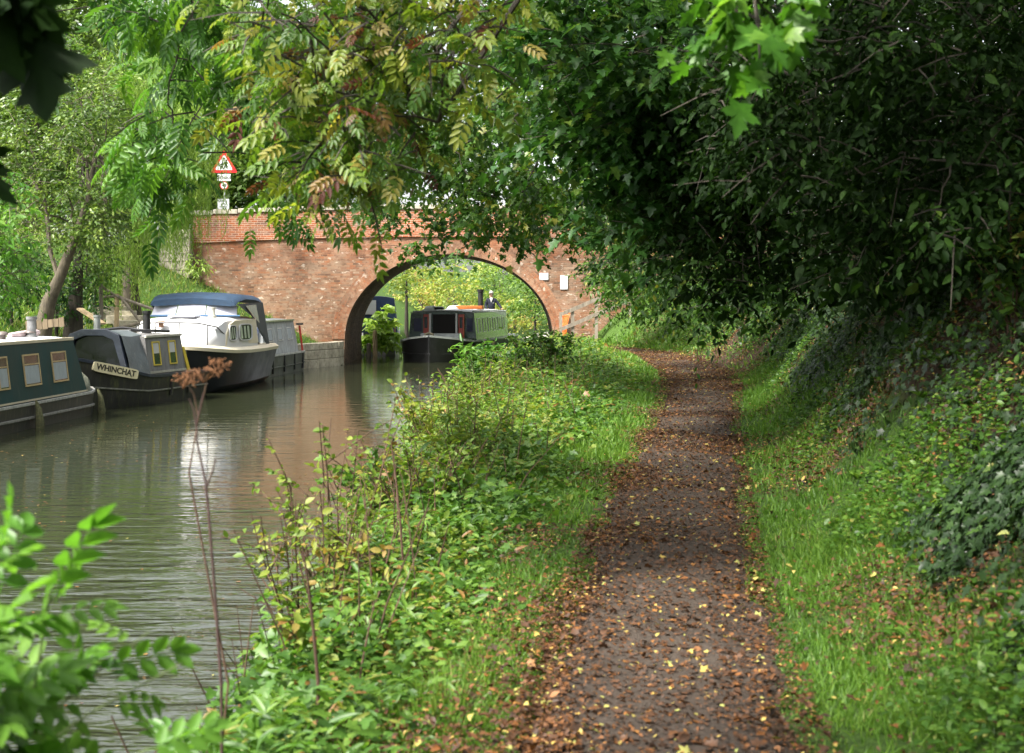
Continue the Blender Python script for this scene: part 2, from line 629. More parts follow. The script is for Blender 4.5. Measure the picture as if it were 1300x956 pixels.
def vnoise(x, y, s, seed=0):
    """smooth value noise"""
    x = np.asarray(x) * s + 37.1 * seed; y = np.asarray(y) * s + 11.7 * seed
    xi, yi = np.floor(x), np.floor(y)
    fx, fy = x - xi, y - yi
    h = lambda a, b: np.modf(np.abs(np.sin(a * 127.1 + b * 311.7 + seed * 17.3) * 43758.5453))[0]
    fx = fx * fx * (3 - 2 * fx); fy = fy * fy * (3 - 2 * fy)
    return (h(xi, yi) * (1 - fx) + h(xi + 1, yi) * fx) * (1 - fy) + (h(xi, yi + 1) * (1 - fx) + h(xi + 1, yi + 1) * fx) * fy


HOLE = at(1098, 505, 13.2)


def ground_z(x, y):
    x = np.asarray(x, float); y = np.asarray(y, float)
    xl, xr, pc, hw = XL(y), XR(y), PATH(y), HALF(y)
    # far side
    d = xl - x
    zl = -.62 + .55 * sstep(-.05, .3, d) + 0.5 * np.maximum(d - .6, 0)
    zl = np.where(zl > 3.0, 3.0 + .95 * (1 - np.exp(-(zl - 3.0) / .95)), zl)
    zl = zl + (vnoise(x, y, .5, 3) - .5) * .25 * sstep(1, 3, d)
    # towpath side
    pl = pc - hw - .1
    t = np.clip((x - xr) / np.maximum(pl - xr, .3), 0, 1)
    zv = -.75 + .75 * (1 - (1 - t) ** 2.4)
    zv = zv + (vnoise(x, y, 1.4, 5) - .5) * .12 * np.sin(np.pi * t)
    e = x - (pc + hw)
    ee = np.maximum(e - .22, 0)
    ee = np.where(ee < .6, ee * ee / 1.2, ee - .3)
    sl = .86 + .56 * sstep(6, 9.5, y) - .5 * sstep(41, 47, y)
    zb = 6.5 * (1 - np.exp(-sl * ee / 6.5))
    zb = zb + (vnoise(x, y, .7, 1) - .5) * .35 * sstep(.3, 1.6, e) + (vnoise(x, y, 2.2, 2) - .5) * .14 * sstep(.1, .9, e)
    hd = ((x - HOLE[0]) / .34) ** 2 + ((y - HOLE[1]) / .5) ** 2
    zb = zb - .45 * np.exp(-hd)
    zr = np.where(e > 0, zb, zv)
    bed = -1.7
    mid = (x > xl) & (x < xr)
    edge = np.minimum(x - xl, xr - x)
    zw = -.75 + (bed + .75) * sstep(0, .5, edge)
    z = np.where(mid, zw, np.where(x <= xl, zl, zr))
    return z


def axis(segs):
    return np.unique(np.round(np.concatenate([np.arange(a, b, s) for a, b, s in segs]), 4))


gx = axis([(-260, -60, 20), (-60, -22, 3), (-22, -9, .3), (-9, -2, .4), (-2, 8, .1), (8, 14, .35), (14, 60, 3), (60, 301, 20)])
gy = axis([(-60, -8, 4), (-8, 2, .5), (2, 24, .12), (24, 60, .22), (60, 110, 1), (110, 420, 12)])
GX, GY = np.meshgrid(gx, gy)
GZ = ground_z(GX, GY)
nx, ny = len(gx), len(gy)


def grid_mesh(name, X, Y, Z, mat, attrs=None):
    ny, nx = X.shape
    V = np.stack([X, Y, Z], -1).reshape(-1, 3)
    i = np.arange(ny - 1)[:, None] * nx + np.arange(nx - 1)[None]
    Fc = np.stack([i, i + 1, i + nx + 1, i + nx], -1).reshape(-1, 4)
    me = bpy.data.meshes.new(name)
    me.vertices.add(len(V)); me.loops.add(Fc.size); me.polygons.add(len(Fc))
    me.vertices.foreach_set('co', V.astype(np.float32).ravel())
    me.loops.foreach_set('vertex_index', Fc.astype(np.int32).ravel())
    me.polygons.foreach_set('loop_start', (np.arange(len(Fc)) * 4).astype(np.int32))
    me.update(calc_edges=True)
    me.polygons.foreach_set('use_smooth', [True] * len(Fc))
    for k, v in (attrs or {}).items():
        a = me.attributes.new(k, 'FLOAT', 'POINT')
        a.data.foreach_set('value', v.astype(np.float32).ravel())
    me.materials.append(mat)
    return link(name, me)


def ground_mat():
    m, t, N, L, bs, out = nt('soil_and_turf')
    co = coord(N)
    n1 = noise(N, L, co, 1.6, 8, .65)
    n2 = noise(N, L, co, 28, 6, .7)
    soil = ramp(N, [(.3, (.018, .012, .008)), (.55, (.042, .027, .016)), (.75, (.075, .05, .028))])
    L.new(n2.outputs[0], soil.inputs[0])
    turf = ramp(N, [(.3, (.025, .05, .012)), (.7, (.07, .13, .022))])
    L.new(n2.outputs[0], turf.inputs[0])
    a = N.new('ShaderNodeAttribute'); a.attribute_name = 'grassy'
    ad = N.new('ShaderNodeMath'); ad.operation = 'ADD'
    L.new(a.outputs['Fac'], ad.inputs[0]); L.new(n1.outputs[0], ad.inputs[1])
    f = ramp(N, [(.42, 0.0), (.58, 1.0)])
    mm = N.new('ShaderNodeMath'); mm.operation = 'MULTIPLY'; mm.inputs[1].default_value = .55
    L.new(ad.outputs[0], mm.inputs[0]); L.new(mm.outputs[0], f.inputs[0])
    L.new(mixc(N, L, f.outputs[0], soil.outputs[0], turf.outputs[0]), bs.inputs['Base Color'])
    bs.inputs['Roughness'].default_value = .95
    bs.inputs['Specular IOR Level'].default_value = .15
    bump(N, L, n2.outputs[0], .05, .9, bs)
    return m


def grass_amount(x, y):
    """where turf grows (1) and where bare soil and litter lie (0)"""
    xl, pc, hw = XL(y), PATH(y), HALF(y)
    e = x - (pc + hw)
    left = np.where(x < xl, 1.0, 0)
    verge = np.where((e < 0), sstep(2.6, .4, (pc - hw) - x) * .75 + .15, 0)
    bank = np.where(e >= 0, sstep(1.5 + .35 * np.clip(y - 6, 0, 20) / 10, .5, e), 0)
    mound = np.where((y > 43) & (e > 0), sstep(5, 2, e), 0)
    shade = 1 - .8 * sstep(28, 32, y) * sstep(43.5, 40, y) * (x > 3)
    g = np.maximum(np.maximum(left, verge), np.maximum(bank, mound)) * shade
    return np.where(np.abs(x - pc) < hw, 0, g)


tag(grid_mesh('ground', GX, GY, GZ, ground_mat(), {'grassy': grass_amount(GX, GY)}), kind='structure')


# ------------------------------------------------------------------- path
def path_mat():
    m, t, N, L, bs, out = nt('trodden_gravel')
    co = coord(N)
    n1 = noise(N, L, co, .9, 6, .6)
    n2 = noise(N, L, co, 45, 6, .75)
    v = N.new('ShaderNodeTexVoronoi'); v.inputs['Scale'].default_value = 38
    L.new(co, v.inputs['Vector'])
    r1 = ramp(N, [(.25, (.022, .016, .011)), (.5, (.056, .042, .032)), (.75, (.125, .10, .08))])
    mm = N.new('ShaderNodeMath'); mm.operation = 'MULTIPLY_ADD'; mm.inputs[1].default_value = .5
    L.new(n1.outputs[0], mm.inputs[0])
    m3 = N.new('ShaderNodeMath'); m3.operation = 'MULTIPLY'; m3.inputs[1].default_value = .5
    L.new(n2.outputs[0], m3.inputs[0]); L.new(m3.outputs[0], mm.inputs[2])
    L.new(mm.outputs[0], r1.inputs[0])
    peb = ramp(N, [(0.0, (1.35, 1.3, 1.25)), (.5, (.75, .75, .75))])
    L.new(v.outputs['Distance'], peb.inputs[0])
    c = mixc(N, L, .6, r1.outputs[0], peb.outputs[0], 'MULTIPLY')
    # paler gravel beyond the bridge: its sunlight is painted into the colour
    a = N.new('ShaderNodeAttribute'); a.attribute_name = 'pale'
    c = mixc(N, L, a.outputs['Fac'], c, (.46, .43, .37))
    L.new(c, bs.inputs['Base Color'])
    bs.inputs['Roughness'].default_value = .9
    bs.inputs['Specular IOR Level'].default_value = .25
    bump(N, L, n2.outputs[0], .025, .9, bs)
    return m


py_ = axis([(-8, 2, .4), (2, 24, .1), (24, 60, .2), (60, 130, 1)])
pu = np.linspace(-1, 1, 25)
PU, PY = np.meshgrid(pu, py_)
edge_w = HALF(PY) * (1 + .45 * (vnoise(np.sign(PU) * 9, PY, .9, 7) - .5) + .34 * (vnoise(np.sign(PU) * 5, PY, 3.1, 8) - .5))
PX = PATH(PY) + PU * edge_w
PZ = ground_z(PATH(PY), PY) + .014 + .02 * (1 - PU ** 2) + (vnoise(PX, PY, 5, 4) - .5) * .012 - .03 * np.maximum(0, np.abs(PU) - .85) / .15
tag(grid_mesh('path', PX, PY, PZ, path_mat(), {'pale': sstep(52, 60, PY)}), kind='structure')


# ------------------------------------------------------------------- water
def water_mat():
    m, t, N, L, bs, out = nt('canal_water')
    co = coord(N)
    bs.inputs['Base Color'].default_value = (.022, .026, .013, 1)
    bs.inputs['Roughness'].default_value = .035
    bs.inputs['IOR'].default_value = 1.33
    bs.inputs['Specular IOR Level'].default_value = 1.0
    # long low ripples lying across the view, patches of small chop
    a = noise(N, L, mapping(N, L, co, (.8, 3.0, 1), (0, 0, R(5))), 1.0, 3, .5, .9)
    b = noise(N, L, mapping(N, L, co, (2.4, 7.5, 1), (0, 0, R(-4))), 1.0, 3, .5, .7)
    c = noise(N, L, mapping(N, L, co, (9, 26, 1)), 1.0, 2, .5)
    pm = noise(N, L, mapping(N, L, co, (.5, .16, 1)), 1.0, 2, .5)
    pr = ramp(N, [(.5, 0.0), (.62, 1.0)])
    L.new(pm.outputs[0], pr.inputs[0])
    def mul(x, k):
        q = N.new('ShaderNodeMath'); q.operation = 'MULTIPLY'
        L.new(x, q.inputs[0])
        if isinstance(k, float): q.inputs[1].default_value = k
        else: L.new(k, q.inputs[1])
        return q.outputs[0]
    def add(x, y):
        q = N.new('ShaderNodeMath'); q.operation = 'ADD'
        L.new(x, q.inputs[0]); L.new(y, q.inputs[1])
        return q.outputs[0]
    h = add(add(mul(a.outputs[0], 1.0), mul(b.outputs[0], .35)), mul(mul(c.outputs[0], pr.outputs[0]), .10))
    sp = N.new('ShaderNodeSeparateXYZ'); L.new(co, sp.inputs[0])
    mr = N.new('ShaderNodeMapRange')          # a passing boat's wash is stronger near this bank's wide reach
    mr.inputs['From Min'].default_value = 9; mr.inputs['From Max'].default_value = 17
    mr.inputs['To Min'].default_value = 1.9; mr.inputs['To Max'].default_value = .24
    L.new(sp.outputs[1], mr.inputs['Value'])
    bump(N, L, mul(h, mr.outputs[0]), .030, 1.0, bs)
    return m


wx = axis([(-14, 40.1, 2)]); wy = axis([(-20, 141, 2)])
WX, WY = np.meshgrid(wx, wy)
tag(grid_mesh('water', WX, WY, np.full(WX.shape, WATER), water_mat()), kind='structure')

# ------------------------------------------------------------------- bridge
YF, YB = 50.0, 55.6
ACX, AHS, ASP, ARI = -2.22, 3.68, .2, 3.0      # arch centre, half span, springing, rise
BX0, BX1 = -11.25, 9.0


def hump(x):
    return -.0034 * (x + 3.0) ** 2 if x < -3 else -.0012 * (x + 3.0) ** 2


def arch_z(x):
    u = (x - ACX) / AHS
    return ASP + ARI * math.sqrt(max(0.0, 1 - u * u))


def build_bridge():
    root = empty('bridge', (ACX, YF, WATER), 0, 'old brick road bridge with one wide arch over the canal', 'bridge')
    O = np.array([ACX, YF, WATER])
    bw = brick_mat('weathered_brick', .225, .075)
    bp = brick_mat('orange_parapet_brick', .225, .075, set_=1, mortar=(.52, .43, .36))
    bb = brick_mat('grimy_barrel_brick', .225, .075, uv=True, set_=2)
    br = brick_mat('arch_ring_brick', .078, .12, uv=True, set_=3, mortar=(.45, .38, .3))
    stone = M('coping_stone', (.35, .315, .25), .9, var=.35, scale=2.2, dirt=(.16, .14, .10), dirt_amt=.3, bmp=.01)
    # the two faces
    STR = 3.80
    mb = MB()
    xs = sorted(set(list(np.linspace(BX0, ACX - AHS, 24)) + list(ACX + AHS * np.sin(np.linspace(-math.pi / 2, math.pi / 2, 61))) + list(np.linspace(ACX + AHS, BX1, 24))))
    for yf in (YF, YB):
        for a, b in zip(xs[:-1], xs[1:]):
            inside = abs((a + b) / 2 - ACX) < AHS
            zs = []
            for x in (a, b):
                z0 = arch_z(x) if inside else -1.6
                zs.append((z0, STR + hump(x)))
            k = 10
            for j in range(k):
                q = [(x, yf, z0 + (z1 - z0) * jj / k) for (x, (z0, z1)), jj in (((a, zs[0]), j), ((b, zs[1]), j), ((b, zs[1]), j + 1), ((a, zs[0]), j + 1))]
                mb.add([np.array(p) - O for p in q], [(0, 1, 2, 3)])
    # jambs under the springing come with the barrel; ends of the wall
    for x in (BX0, BX1):
        mb.add([np.array(p) - O for p in ((x, YF, -1.6), (x, YB, -1.6), (x, YB, STR + hump(x)), (x, YF, STR + hump(x)))], [(0, 1, 2, 3)])
    mb.build('wall', bw, root)
    # barrel with uv
    pts = [(ACX - AHS, -1.6), (ACX - AHS, -.8), (ACX - AHS, -.3)]
    for th in np.linspace(math.pi, 0, 49):
        pts.append((ACX + AHS * math.cos(th), ASP + ARI * math.sin(th)))
    pts += [(ACX + AHS, -.3), (ACX + AHS, -.8), (ACX + AHS, -1.6)]
    s = [0]
    for p, q in zip(pts[:-1], pts[1:]):
        s.append(s[-1] + math.hypot(q[0] - p[0], q[1] - p[1]))

    def strip(name, rows, uvs, mat):
        n = len(rows[0])
        me = bpy.data.meshes.new(name)
        vs = [tuple(np.array(p) - O) for r in rows for p in r]
        fs = [(i * n + k, i * n + k + 1, (i + 1) * n + k + 1, (i + 1) * n + k) for i in range(len(rows) - 1) for k in range(n - 1)]
        me.from_pydata(vs, [], fs)
        fl = [u for r in uvs for u in r]
        ul = me.uv_layers.new(name='UVMap')
        for lp in me.loops:
            ul.data[lp.index].uv = fl[lp.vertex_index]
        me.materials.append(mat)
        me.update()
        return link(name, me, root)
    ys = np.linspace(YF + .004, YB - .004, 7)
    strip('barrel', [[(x, y, z) for x, z in pts] for y in ys], [[(y, ss) for ss in s] for y in ys], bb)
    # arch ring: three courses of headers, standing 25 mm proud, with its soffit lip
    for yf, sg in ((YF, -1), (YB, 1)):
        ths = np.linspace(math.pi, 0, 97)
        al = [0]
        for a, b in zip(ths[:-1], ths[1:]):
            al.append(al[-1] + math.hypot(AHS * (math.cos(b) - math.cos(a)), ARI * (math.sin(b) - math.sin(a))))
        T = .46
        rows, uvs = [], []
        for dep, off in ((.20, 0.0), (-.025, 0.0), (-.025, T), (.02, T)):
            row, uvr = [], []
            for th, u in zip(ths, al):
                nx_, nz_ = math.cos(th) / AHS, math.sin(th) / ARI
                nn = math.hypot(nx_, nz_)
                row.append((ACX + AHS * math.cos(th) + nx_ / nn * (off - .006), yf + sg * -dep, ASP + ARI * math.sin(th) + nz_ / nn * (off - .006)))
                uvr.append((u, off + dep))
            rows.append(row); uvs.append(uvr)
        strip('arch_ring', rows, uvs, br)
    # string course, parapet, coping
    xs2 = np.linspace(BX0, BX1, 70)
    for name, y0, y1, z0, z1, mt in (('string_course', -.06, .1, STR, STR + .11, bp), ('parapet', -.012, .36, STR + .11, STR + .98, bp)):
        for yf, sg in ((YF, 1), (YB, -1)):
            mb = MB()
            rings = []
            for x in xs2:
                h = hump(x)
                a, b = sorted((yf + sg * y0, yf + sg * y1))
                rings.append([np.array((x, a, z0 + h)) - O, np.array((x, b, z0 + h)) - O, np.array((x, b, z1 + h)) - O, np.array((x, a, z1 + h)) - O])
            mb.loft(rings)
            mb.build(name, mt, root)
    for yf, sg in ((YF, 1), (YB, -1)):
        mb = MB()
        x = BX0 - .06
        while x < BX1:
            w = random.uniform(.55, .9)
            h = hump(x + w / 2)
            zt = STR + .98 + h
            mb.box(np.array((x + w / 2, yf + sg * .17, zt + .08)) - O, (w - .012, .46 + random.uniform(-.01, .01), .155 + random.uniform(-.012, .012)), taper=.985)
            x += w
        mb.build('coping', stone, root, bevel=.02)
    mb = MB()
    rings = [[np.array(p) - O for p in ((x, YF + .36, 3.3 + hump(x)), (x, YB - .36, 3.3 + hump(x)), (x, YB - .36, STR - .15 + hump(x)), (x, YF + .36, STR - .15 + hump(x)))] for x in xs2]
    mb.loft(rings)
    mb.build('deck', M('asphalt', (.06, .06, .06), .9), root)


build_bridge()

wood_grey = M('weathered_timber', (.20, .17, .13), .9, var=.4, scale=9, streak=True, bmp=.004)
wood_dk = M('dark_edging_timber', (.16, .12, .075), .9, var=.4, scale=9, streak=True)
wood_tan = M('new_timber', (.42, .31, .18), .85, var=.3, scale=9, streak=True, bmp=.004)
blk = M('black_paint', (.014, .014, .015), .4, var=.5, dirt=(.06, .055, .05), dirt_amt=.2)
stonewall = M('pale_stone', (.40, .36, .27), .92, var=.4, scale=3, dirt=(.14, .13, .08), dirt_amt=.35, bmp=.015)


def stone_wing():
    """stepped block wall that stops the bank at the far end of the bridge"""
    r = empty('stone_wall', (-11.6, 49.9, 0), 0, 'pale squared stone block wall stepping down the grass at the far left end of the bridge', 'wall')
    mb = MB()
    z = .8
    i = 0
    while z < 3.75:
        h = random.uniform(.27, .33)
        ext = .55 + .23 * (z - .8)
        x = BX0 - .02 + 11.6
        left = -ext
        xx = x - (.25 if i % 2 else 0)
        if i % 2:
            mb.box((x - .125, .0, z + h / 2), (.24, .62, h - .014))
        while xx > left:
            w = random.uniform(.42, .55)
            mb.box((xx - w / 2, random.uniform(-.015, .015), z + h / 2), (w - .014, .62, h - .014))
            xx -= w
        z += h; i += 1
    mb.build('block', stonewall, r, bevel=.015)
    r.children[0].name = 'masonry'


stone_wing()


def quay():
    r = empty('quay_wall', (-6.6, 47.9, WATER), 0, 'low stone quay wall with mossy top beside the left foot of the arch', 'wall')
    mb = MB()
    ys = np.linspace(46.0, 49.9, 7)
    for a, b in zip(ys[:-1], ys[1:]):
        p = Vector((XL(a) + .05, a + .02, 0)) ; q = Vector((XL(b) + .05, b - .02, 0))
        for z0, z1, th in ((-.9, -.42, .30), (-.41, -.12, .34), (-.11, .12, .40)):
            zc = (z0 + z1) / 2
            off = Vector((6.6, -47.9, -WATER))
            mb.bar(Vector((p.x - th / 2, p.y, zc)) + off, Vector((q.x - th / 2, q.y, zc)) + off, th, z1 - z0)
    mb.build('masonry', stonewall, r, bevel=.015)


quay()

# ------------------------------------------------------------------- boats
glass = M('window_glass', (.02, .025, .028), .06, var=.2, spec=.8)
curtain = M('net_curtain', (.34, .37, .38), .9, var=.15, scale=20, streak=True)
white_p = M('white_gelcoat', (.47, .47, .465), .35, var=.06, scale=2, dirt=(.5, .48, .42), dirt_amt=.12)
cream_p = M('cream_gelcoat', (.56, .50, .36), .4, var=.1, scale=2, dirt=(.4, .36, .26), dirt_amt=.15)
brass = M('brass_frame', (.50, .38, .20), .4, metal=.4, var=.2)
alu = M('aluminium_trim', (.55, .55, .54), .4, metal=.6, var=.2)
rope_m = M('frayed_rope', (.30, .26, .17), .95, var=.5, scale=30)


def ringpts(bb, bt, zt, y, zb=-.35, chine=.12):
    return [(-bt, y, zt), (-bb, y, zb + chine), (-bb * .9, y, zb), (bb * .9, y, zb), (bb, y, zb + chine), (bt, y, zt)]


def hull_of(root, st, mat, deck=None, flare=.06, name='hull'):
    """st: (y, half beam, gunwale height) from one end to the other"""
    mb = MB()
    mb.loft([ringpts(max(.03, b - flare) if b > .2 else b * .6, b, z, y) for y, b, z in st])
    return mb.build(name, mat, root, smooth=True, sharp=30)


def strake(root, st, zf, w, h, mat, name='rubbing_strake', sides=(1, -1), flare=.06):
    mb = MB()
    for s in sides:
        rings = []
        for y, b, zt in st:
            z = zf(zt)
            bb = b - flare * (zt - z) / max(zt + .23, .1)
            x0, x1 = s * (bb - .01), s * (bb + w)
            x1 = s * max(abs(x1), .02); rings.append([(x0, y, z - h / 2), (x1, y, z - h / 2), (x1, y, z + h / 2), (x0, y, z + h / 2)])
        mb.loft(rings)
    return mb.build(name, mat, root, bevel=.006)


def cabin_rings(ys, b0, b1, z0, z1, crown, rake=None):
    rings = []
    for i, y in enumerate(ys):
        k = (rake[i] if rake else 0.0)
        r = [(b0, y, z0), (b1, y + k, z1)]
        for t in (.6, .2, -.2, -.6):
            r.append((b1 * t, y + k, z1 + crown * (1 - t * t)))
        r += [(-b1, y + k, z1), (-b0, y, z0)]
        rings.append(r)
    return rings


def side_window(root, y, z, w, h, b0, b1, z0, z1, frame_m, s=1, curtain_m=None, curt='bottom', split=True, rake=0.0, mullion=False):
    """a framed window lying on the sloping cabin side"""
    sx = (b1 - b0) / (z1 - z0)
    xat = lambda zz: b0 + sx * (zz - z0)
    n = Vector((1, 0, -sx)).normalized()
    upv = Vector((sx, 0, 1)).normalized()
    yv = Vector((0, 1, 0))
    c = Vector((xat(z), y, z))
    P = lambda a, b, o: (lambda v: (v.x * s, v.y, v.z))(c + yv * (a + rake * b) + upv * b + n * o)
    fw = .028

    def slab(mb, a0, a1, bb0, bb1, o0, o1):
        v = [P(a, b, o) for o in (o0, o1) for a, b in ((a0, bb0), (a1, bb0), (a1, bb1), (a0, bb1))]
        mb.add(v, [(3, 2, 1, 0), (4, 5, 6, 7), (0, 1, 5, 4), (1, 2, 6, 5), (2, 3, 7, 6), (3, 0, 4, 7)])
    mb = MB()
    slab(mb, -w / 2, w / 2, -h / 2, h / 2, .002, .008)
    win = mb.build('window', glass, root)
    mb = MB()
    slab(mb, -w / 2 - fw, w / 2 + fw, h / 2, h / 2 + fw, .001, .022)
    slab(mb, -w / 2 - fw, w / 2 + fw, -h / 2 - fw, -h / 2, .001, .022)
    slab(mb, -w / 2 - fw, -w / 2, -h / 2 + .001, h / 2 - .001, .001, .0215)
    slab(mb, w / 2, w / 2 + fw, -h / 2 + .001, h / 2 - .001, .001, .0215)
    if split:
        slab(mb, -w / 2 + .001, w / 2 - .001, h * .18, h * .18 + fw * .8, .003, .020)
    if mullion:
        slab(mb, -fw * .3, fw * .3, -h / 2 + .001, h / 2 - .001, .003, .020)
    mb.build('frame', frame_m, win)
    if curtain_m:
        mb = MB()
        k = 9
        b0_, b1_ = (-h / 2 + .02, h * .16) if curt == 'bottom' else (h * .0, h / 2 - .01) if curt == 'top' else (-h / 2 + .01, h / 2 - .01)
        vs, fs = [], []
        for i in range(k):
            a = -w / 2 + .012 + (w - .024) * i / (k - 1)
            o = .0095 + .003 * (i % 2)
            vs += [P(a, b0_, o), P(a, b1_, o)]
        fs = [(2 * i, 2 * i + 2, 2 * i + 3, 2 * i + 1) for i in range(k - 1)]
        mb.add(vs, fs)
        mb.build('curtain', curtain_m, win, fix=False)
    return win


def chimney(root, x, y, z, h, r=.075, mat=None, name='chimney'):
    mb = MB()
    mb.lathe((x, y, z), [(r * 1.25, -.06), (r * 1.25, .05), (r, .06), (r, h * .86), (r * 1.22, h * .87), (r * 1.22, h), (r * .8, h), (r * .8, h - .05)], 16)
    return mb.build(name, mat or blk, root, smooth=True)


def mushroom(root, x, y, z, mat, r=.11):
    mb = MB()
    mb.lathe((x, y, z), [(r * .55, -.05), (r * .55, .05), (r, .06), (r * .95, .085), (r * .6, .115), (.005, .125)], 14)
    return mb.build('roof_vent', mat, root, smooth=True)


def handrail(root, y0, y1, b, z, mat):
    mb = MB()
    for s in (1, -1):
        mb.bar((s * (b - .07), y0, z + .045), (s * (b - .07), y1, z + .045), .035, .03)
        n = max(2, int((y1 - y0) / 1.2))
        for i in range(n + 1):
            yy = y0 + .03 + (y1 - y0 - .06) * i / n
            mb.bar((s * (b - .07), yy - .03, z + .012), (s * (b - .07), yy + .03, z + .012), .03, .045)
    return mb.build('handrail', mat, root)


def green_boat():
    green = M('bottle_green_paint', (.008, .040, .040), .5, var=.3, scale=3, dirt=(.03, .06, .055), dirt_amt=.12, streak=True, spec=.2)
    hullm = M('tarred_hull', (.035, .033, .030), .5, var=.5, scale=5, dirt=(.12, .11, .08), dirt_amt=.3, streak=True)
    roofm = M('pale_grey_roof', (.50, .51, .52), .55, var=.15, scale=3, dirt=(.22, .22, .20), dirt_amt=.25)
    creamline = M('cream_coachline', (.58, .50, .36), .5, var=.15)
    r = empty('narrowboat', (-9.725, 22.0, WATER), -.065, 'long dark green narrowboat with brass framed windows and pale roof, nearest at the left edge', 'boat', 'boats moored along the far bank')
    st = [(-9, 1.0, .46), (0, 1.0, .46), (4, 1.0, .46), (6.15, 1.0, .47), (6.45, .95, .49), (6.72, .80, .52), (6.9, .55, .54), (6.98, .2, .55)]
    hull_of(r, st, hullm)
    strake(r, st, lambda z: z - .012, .022, .05, M('worn_gunwale', (.42, .41, .38), .6, var=.4, scale=8, dirt=(.08, .07, .06)), 'gunwale')
    strake(r, st, lambda z: .20, .035, .045, M('scraped_steel', (.24, .23, .21), .5, var=.5, scale=9, dirt=(.05, .04, .04)))
    mb = MB()
    ys = [-9, -4, 0, 3, 6.12]
    mb.loft(cabin_rings(ys, .93, .80, .46, 1.50, .07, [0, 0, 0, 0, -.42]))
    mb.build('cabin', green, r)
    mb = MB()
    rr = []
    for y in [-9, -4, 0, 3, 5.70]:
        rr.append([(.78, y, 1.517), (.46, y, 1.562), (0, y, 1.578), (-.46, y, 1.562), (-.78, y, 1.517), (-.78, y, 1.525), (-.46, y, 1.570), (0, y, 1.586), (.46, y, 1.570), (.78, y, 1.525)])
    mb.loft(rr)
    mb.build('roof', roofm, r)
    for s in (1, -1):
        for p in (((s * .79, -9, 1.535), (s * .79, 5.70, 1.535), .05, .055), ((s * .935, -9, .50), (s * .935, 6.10, .50), .014, .03)):
            mb = MB(); mb.bar(*p); mb.build('cream_rail', creamline, r)
    for y, w in ((-2.2, .66), (-.6, .66), (.9, .62), (2.33, .36), (3.55, .66), (4.85, .66)):
        side_window(r, y, 1.03, w, .52, .93, .80, .46, 1.50, brass, curtain_m=curtain, curt='bottom')
    for x, y in ((.25, 1.6), (.3, 3.6), (.2, 5.1), (-.4, 2.6)):
        mushroom(r, x, y, 1.60, M('vent_dark', (.10, .08, .07), .5, var=.3))
    chimney(r, .22, 6.0 - .9, 1.55, .42, .085, M('galvanised', (.16, .16, .16), .6, metal=.3, var=.4))
    mb = MB()
    mb.tube([(-.35, .2, 1.64), (-.32, 4.4, 1.645)], .028, 8)
    mb.build('boat_pole', M('blue_pole', (.35, .55, .65), .5), r, smooth=True)
    mb = MB()
    mb.tube([(.0, 4.6, 1.62), (.1, 5.5, 1.64), (.15, 5.62, 1.66)], [.05, .09, .04], 8)
    mb.build('rolled_sheet', M('pink_sheet', (.55, .42, .42), .8), r, smooth=True)
    # canvas draped over the rounded end
    mb = MB()
    rings = []
    for i in range(7):
        t = i / 6
        y = 6.13 + .78 * t
        hb = .88 * (1 - t ** 2.2 * .82)
        z = 1.0 - .48 * t ** .8
        rings.append([(hb + .09, y, .44 + .05 * t), (hb + .05, y + .02, .44 + (z - .44) * .55), (hb * .75, y, z), (0, y, z + .1), (-hb * .75, y, z), (-hb - .05, y + .02, .44 + (z - .44) * .55), (-hb - .09, y, .44 + .05 * t)])
    mb.loft(rings)
    mb.build('deck_cover', M('mouldy_canvas', (.20, .21, .16), .95, var=.4, scale=9, dirt=(.05, .06, .03), dirt_amt=.4, bmp=.02), r, smooth=True)
    for y in (3.35, 6.62):
        b = 1.04 if y < 6 else .98
        mb = MB()
        mb.tube([(b - .02, y, .5), (b + .03, y + .01, .34), (b + .06, y, .05), (b + .04, y, -.12)], [.02, .055, .085, .04], 8)
        mb.build('fender', M('weedy_fender', (.10, .10, .045), .95, var=.6, scale=25, bmp=.02), r, smooth=True)


green_boat()


def text_mesh(name, s, size, origin, xdir, up, mat, parent, ext=.002, align='CENTER', bold=0.0, xs=1.0):
    cu = bpy.data.curves.new(name, 'FONT')
    cu.body = s; cu.size = size; cu.extrude = ext; cu.align_x = align; cu.align_y = 'CENTER'
    cu.offset = bold
    tmp = bpy.data.objects.new(name, cu)
    COL.objects.link(tmp)
    dg = bpy.context.evaluated_depsgraph_get()
    me = bpy.data.meshes.new_from_object(tmp.evaluated_get(dg))
    bpy.data.objects.remove(tmp)
    x = Vector(xdir).normalized(); u = Vector(up)
    z = x.cross(u).normalized(); y = z.cross(x)
    me.transform(Matrix.Translation(Vector(origin)) @ Matrix((x, y, z)).transposed().to_4x4() @ Matrix.Diagonal((xs, 1, 1, 1)))
    me.materials.clear(); me.materials.append(mat)
    return link(name, me, parent)


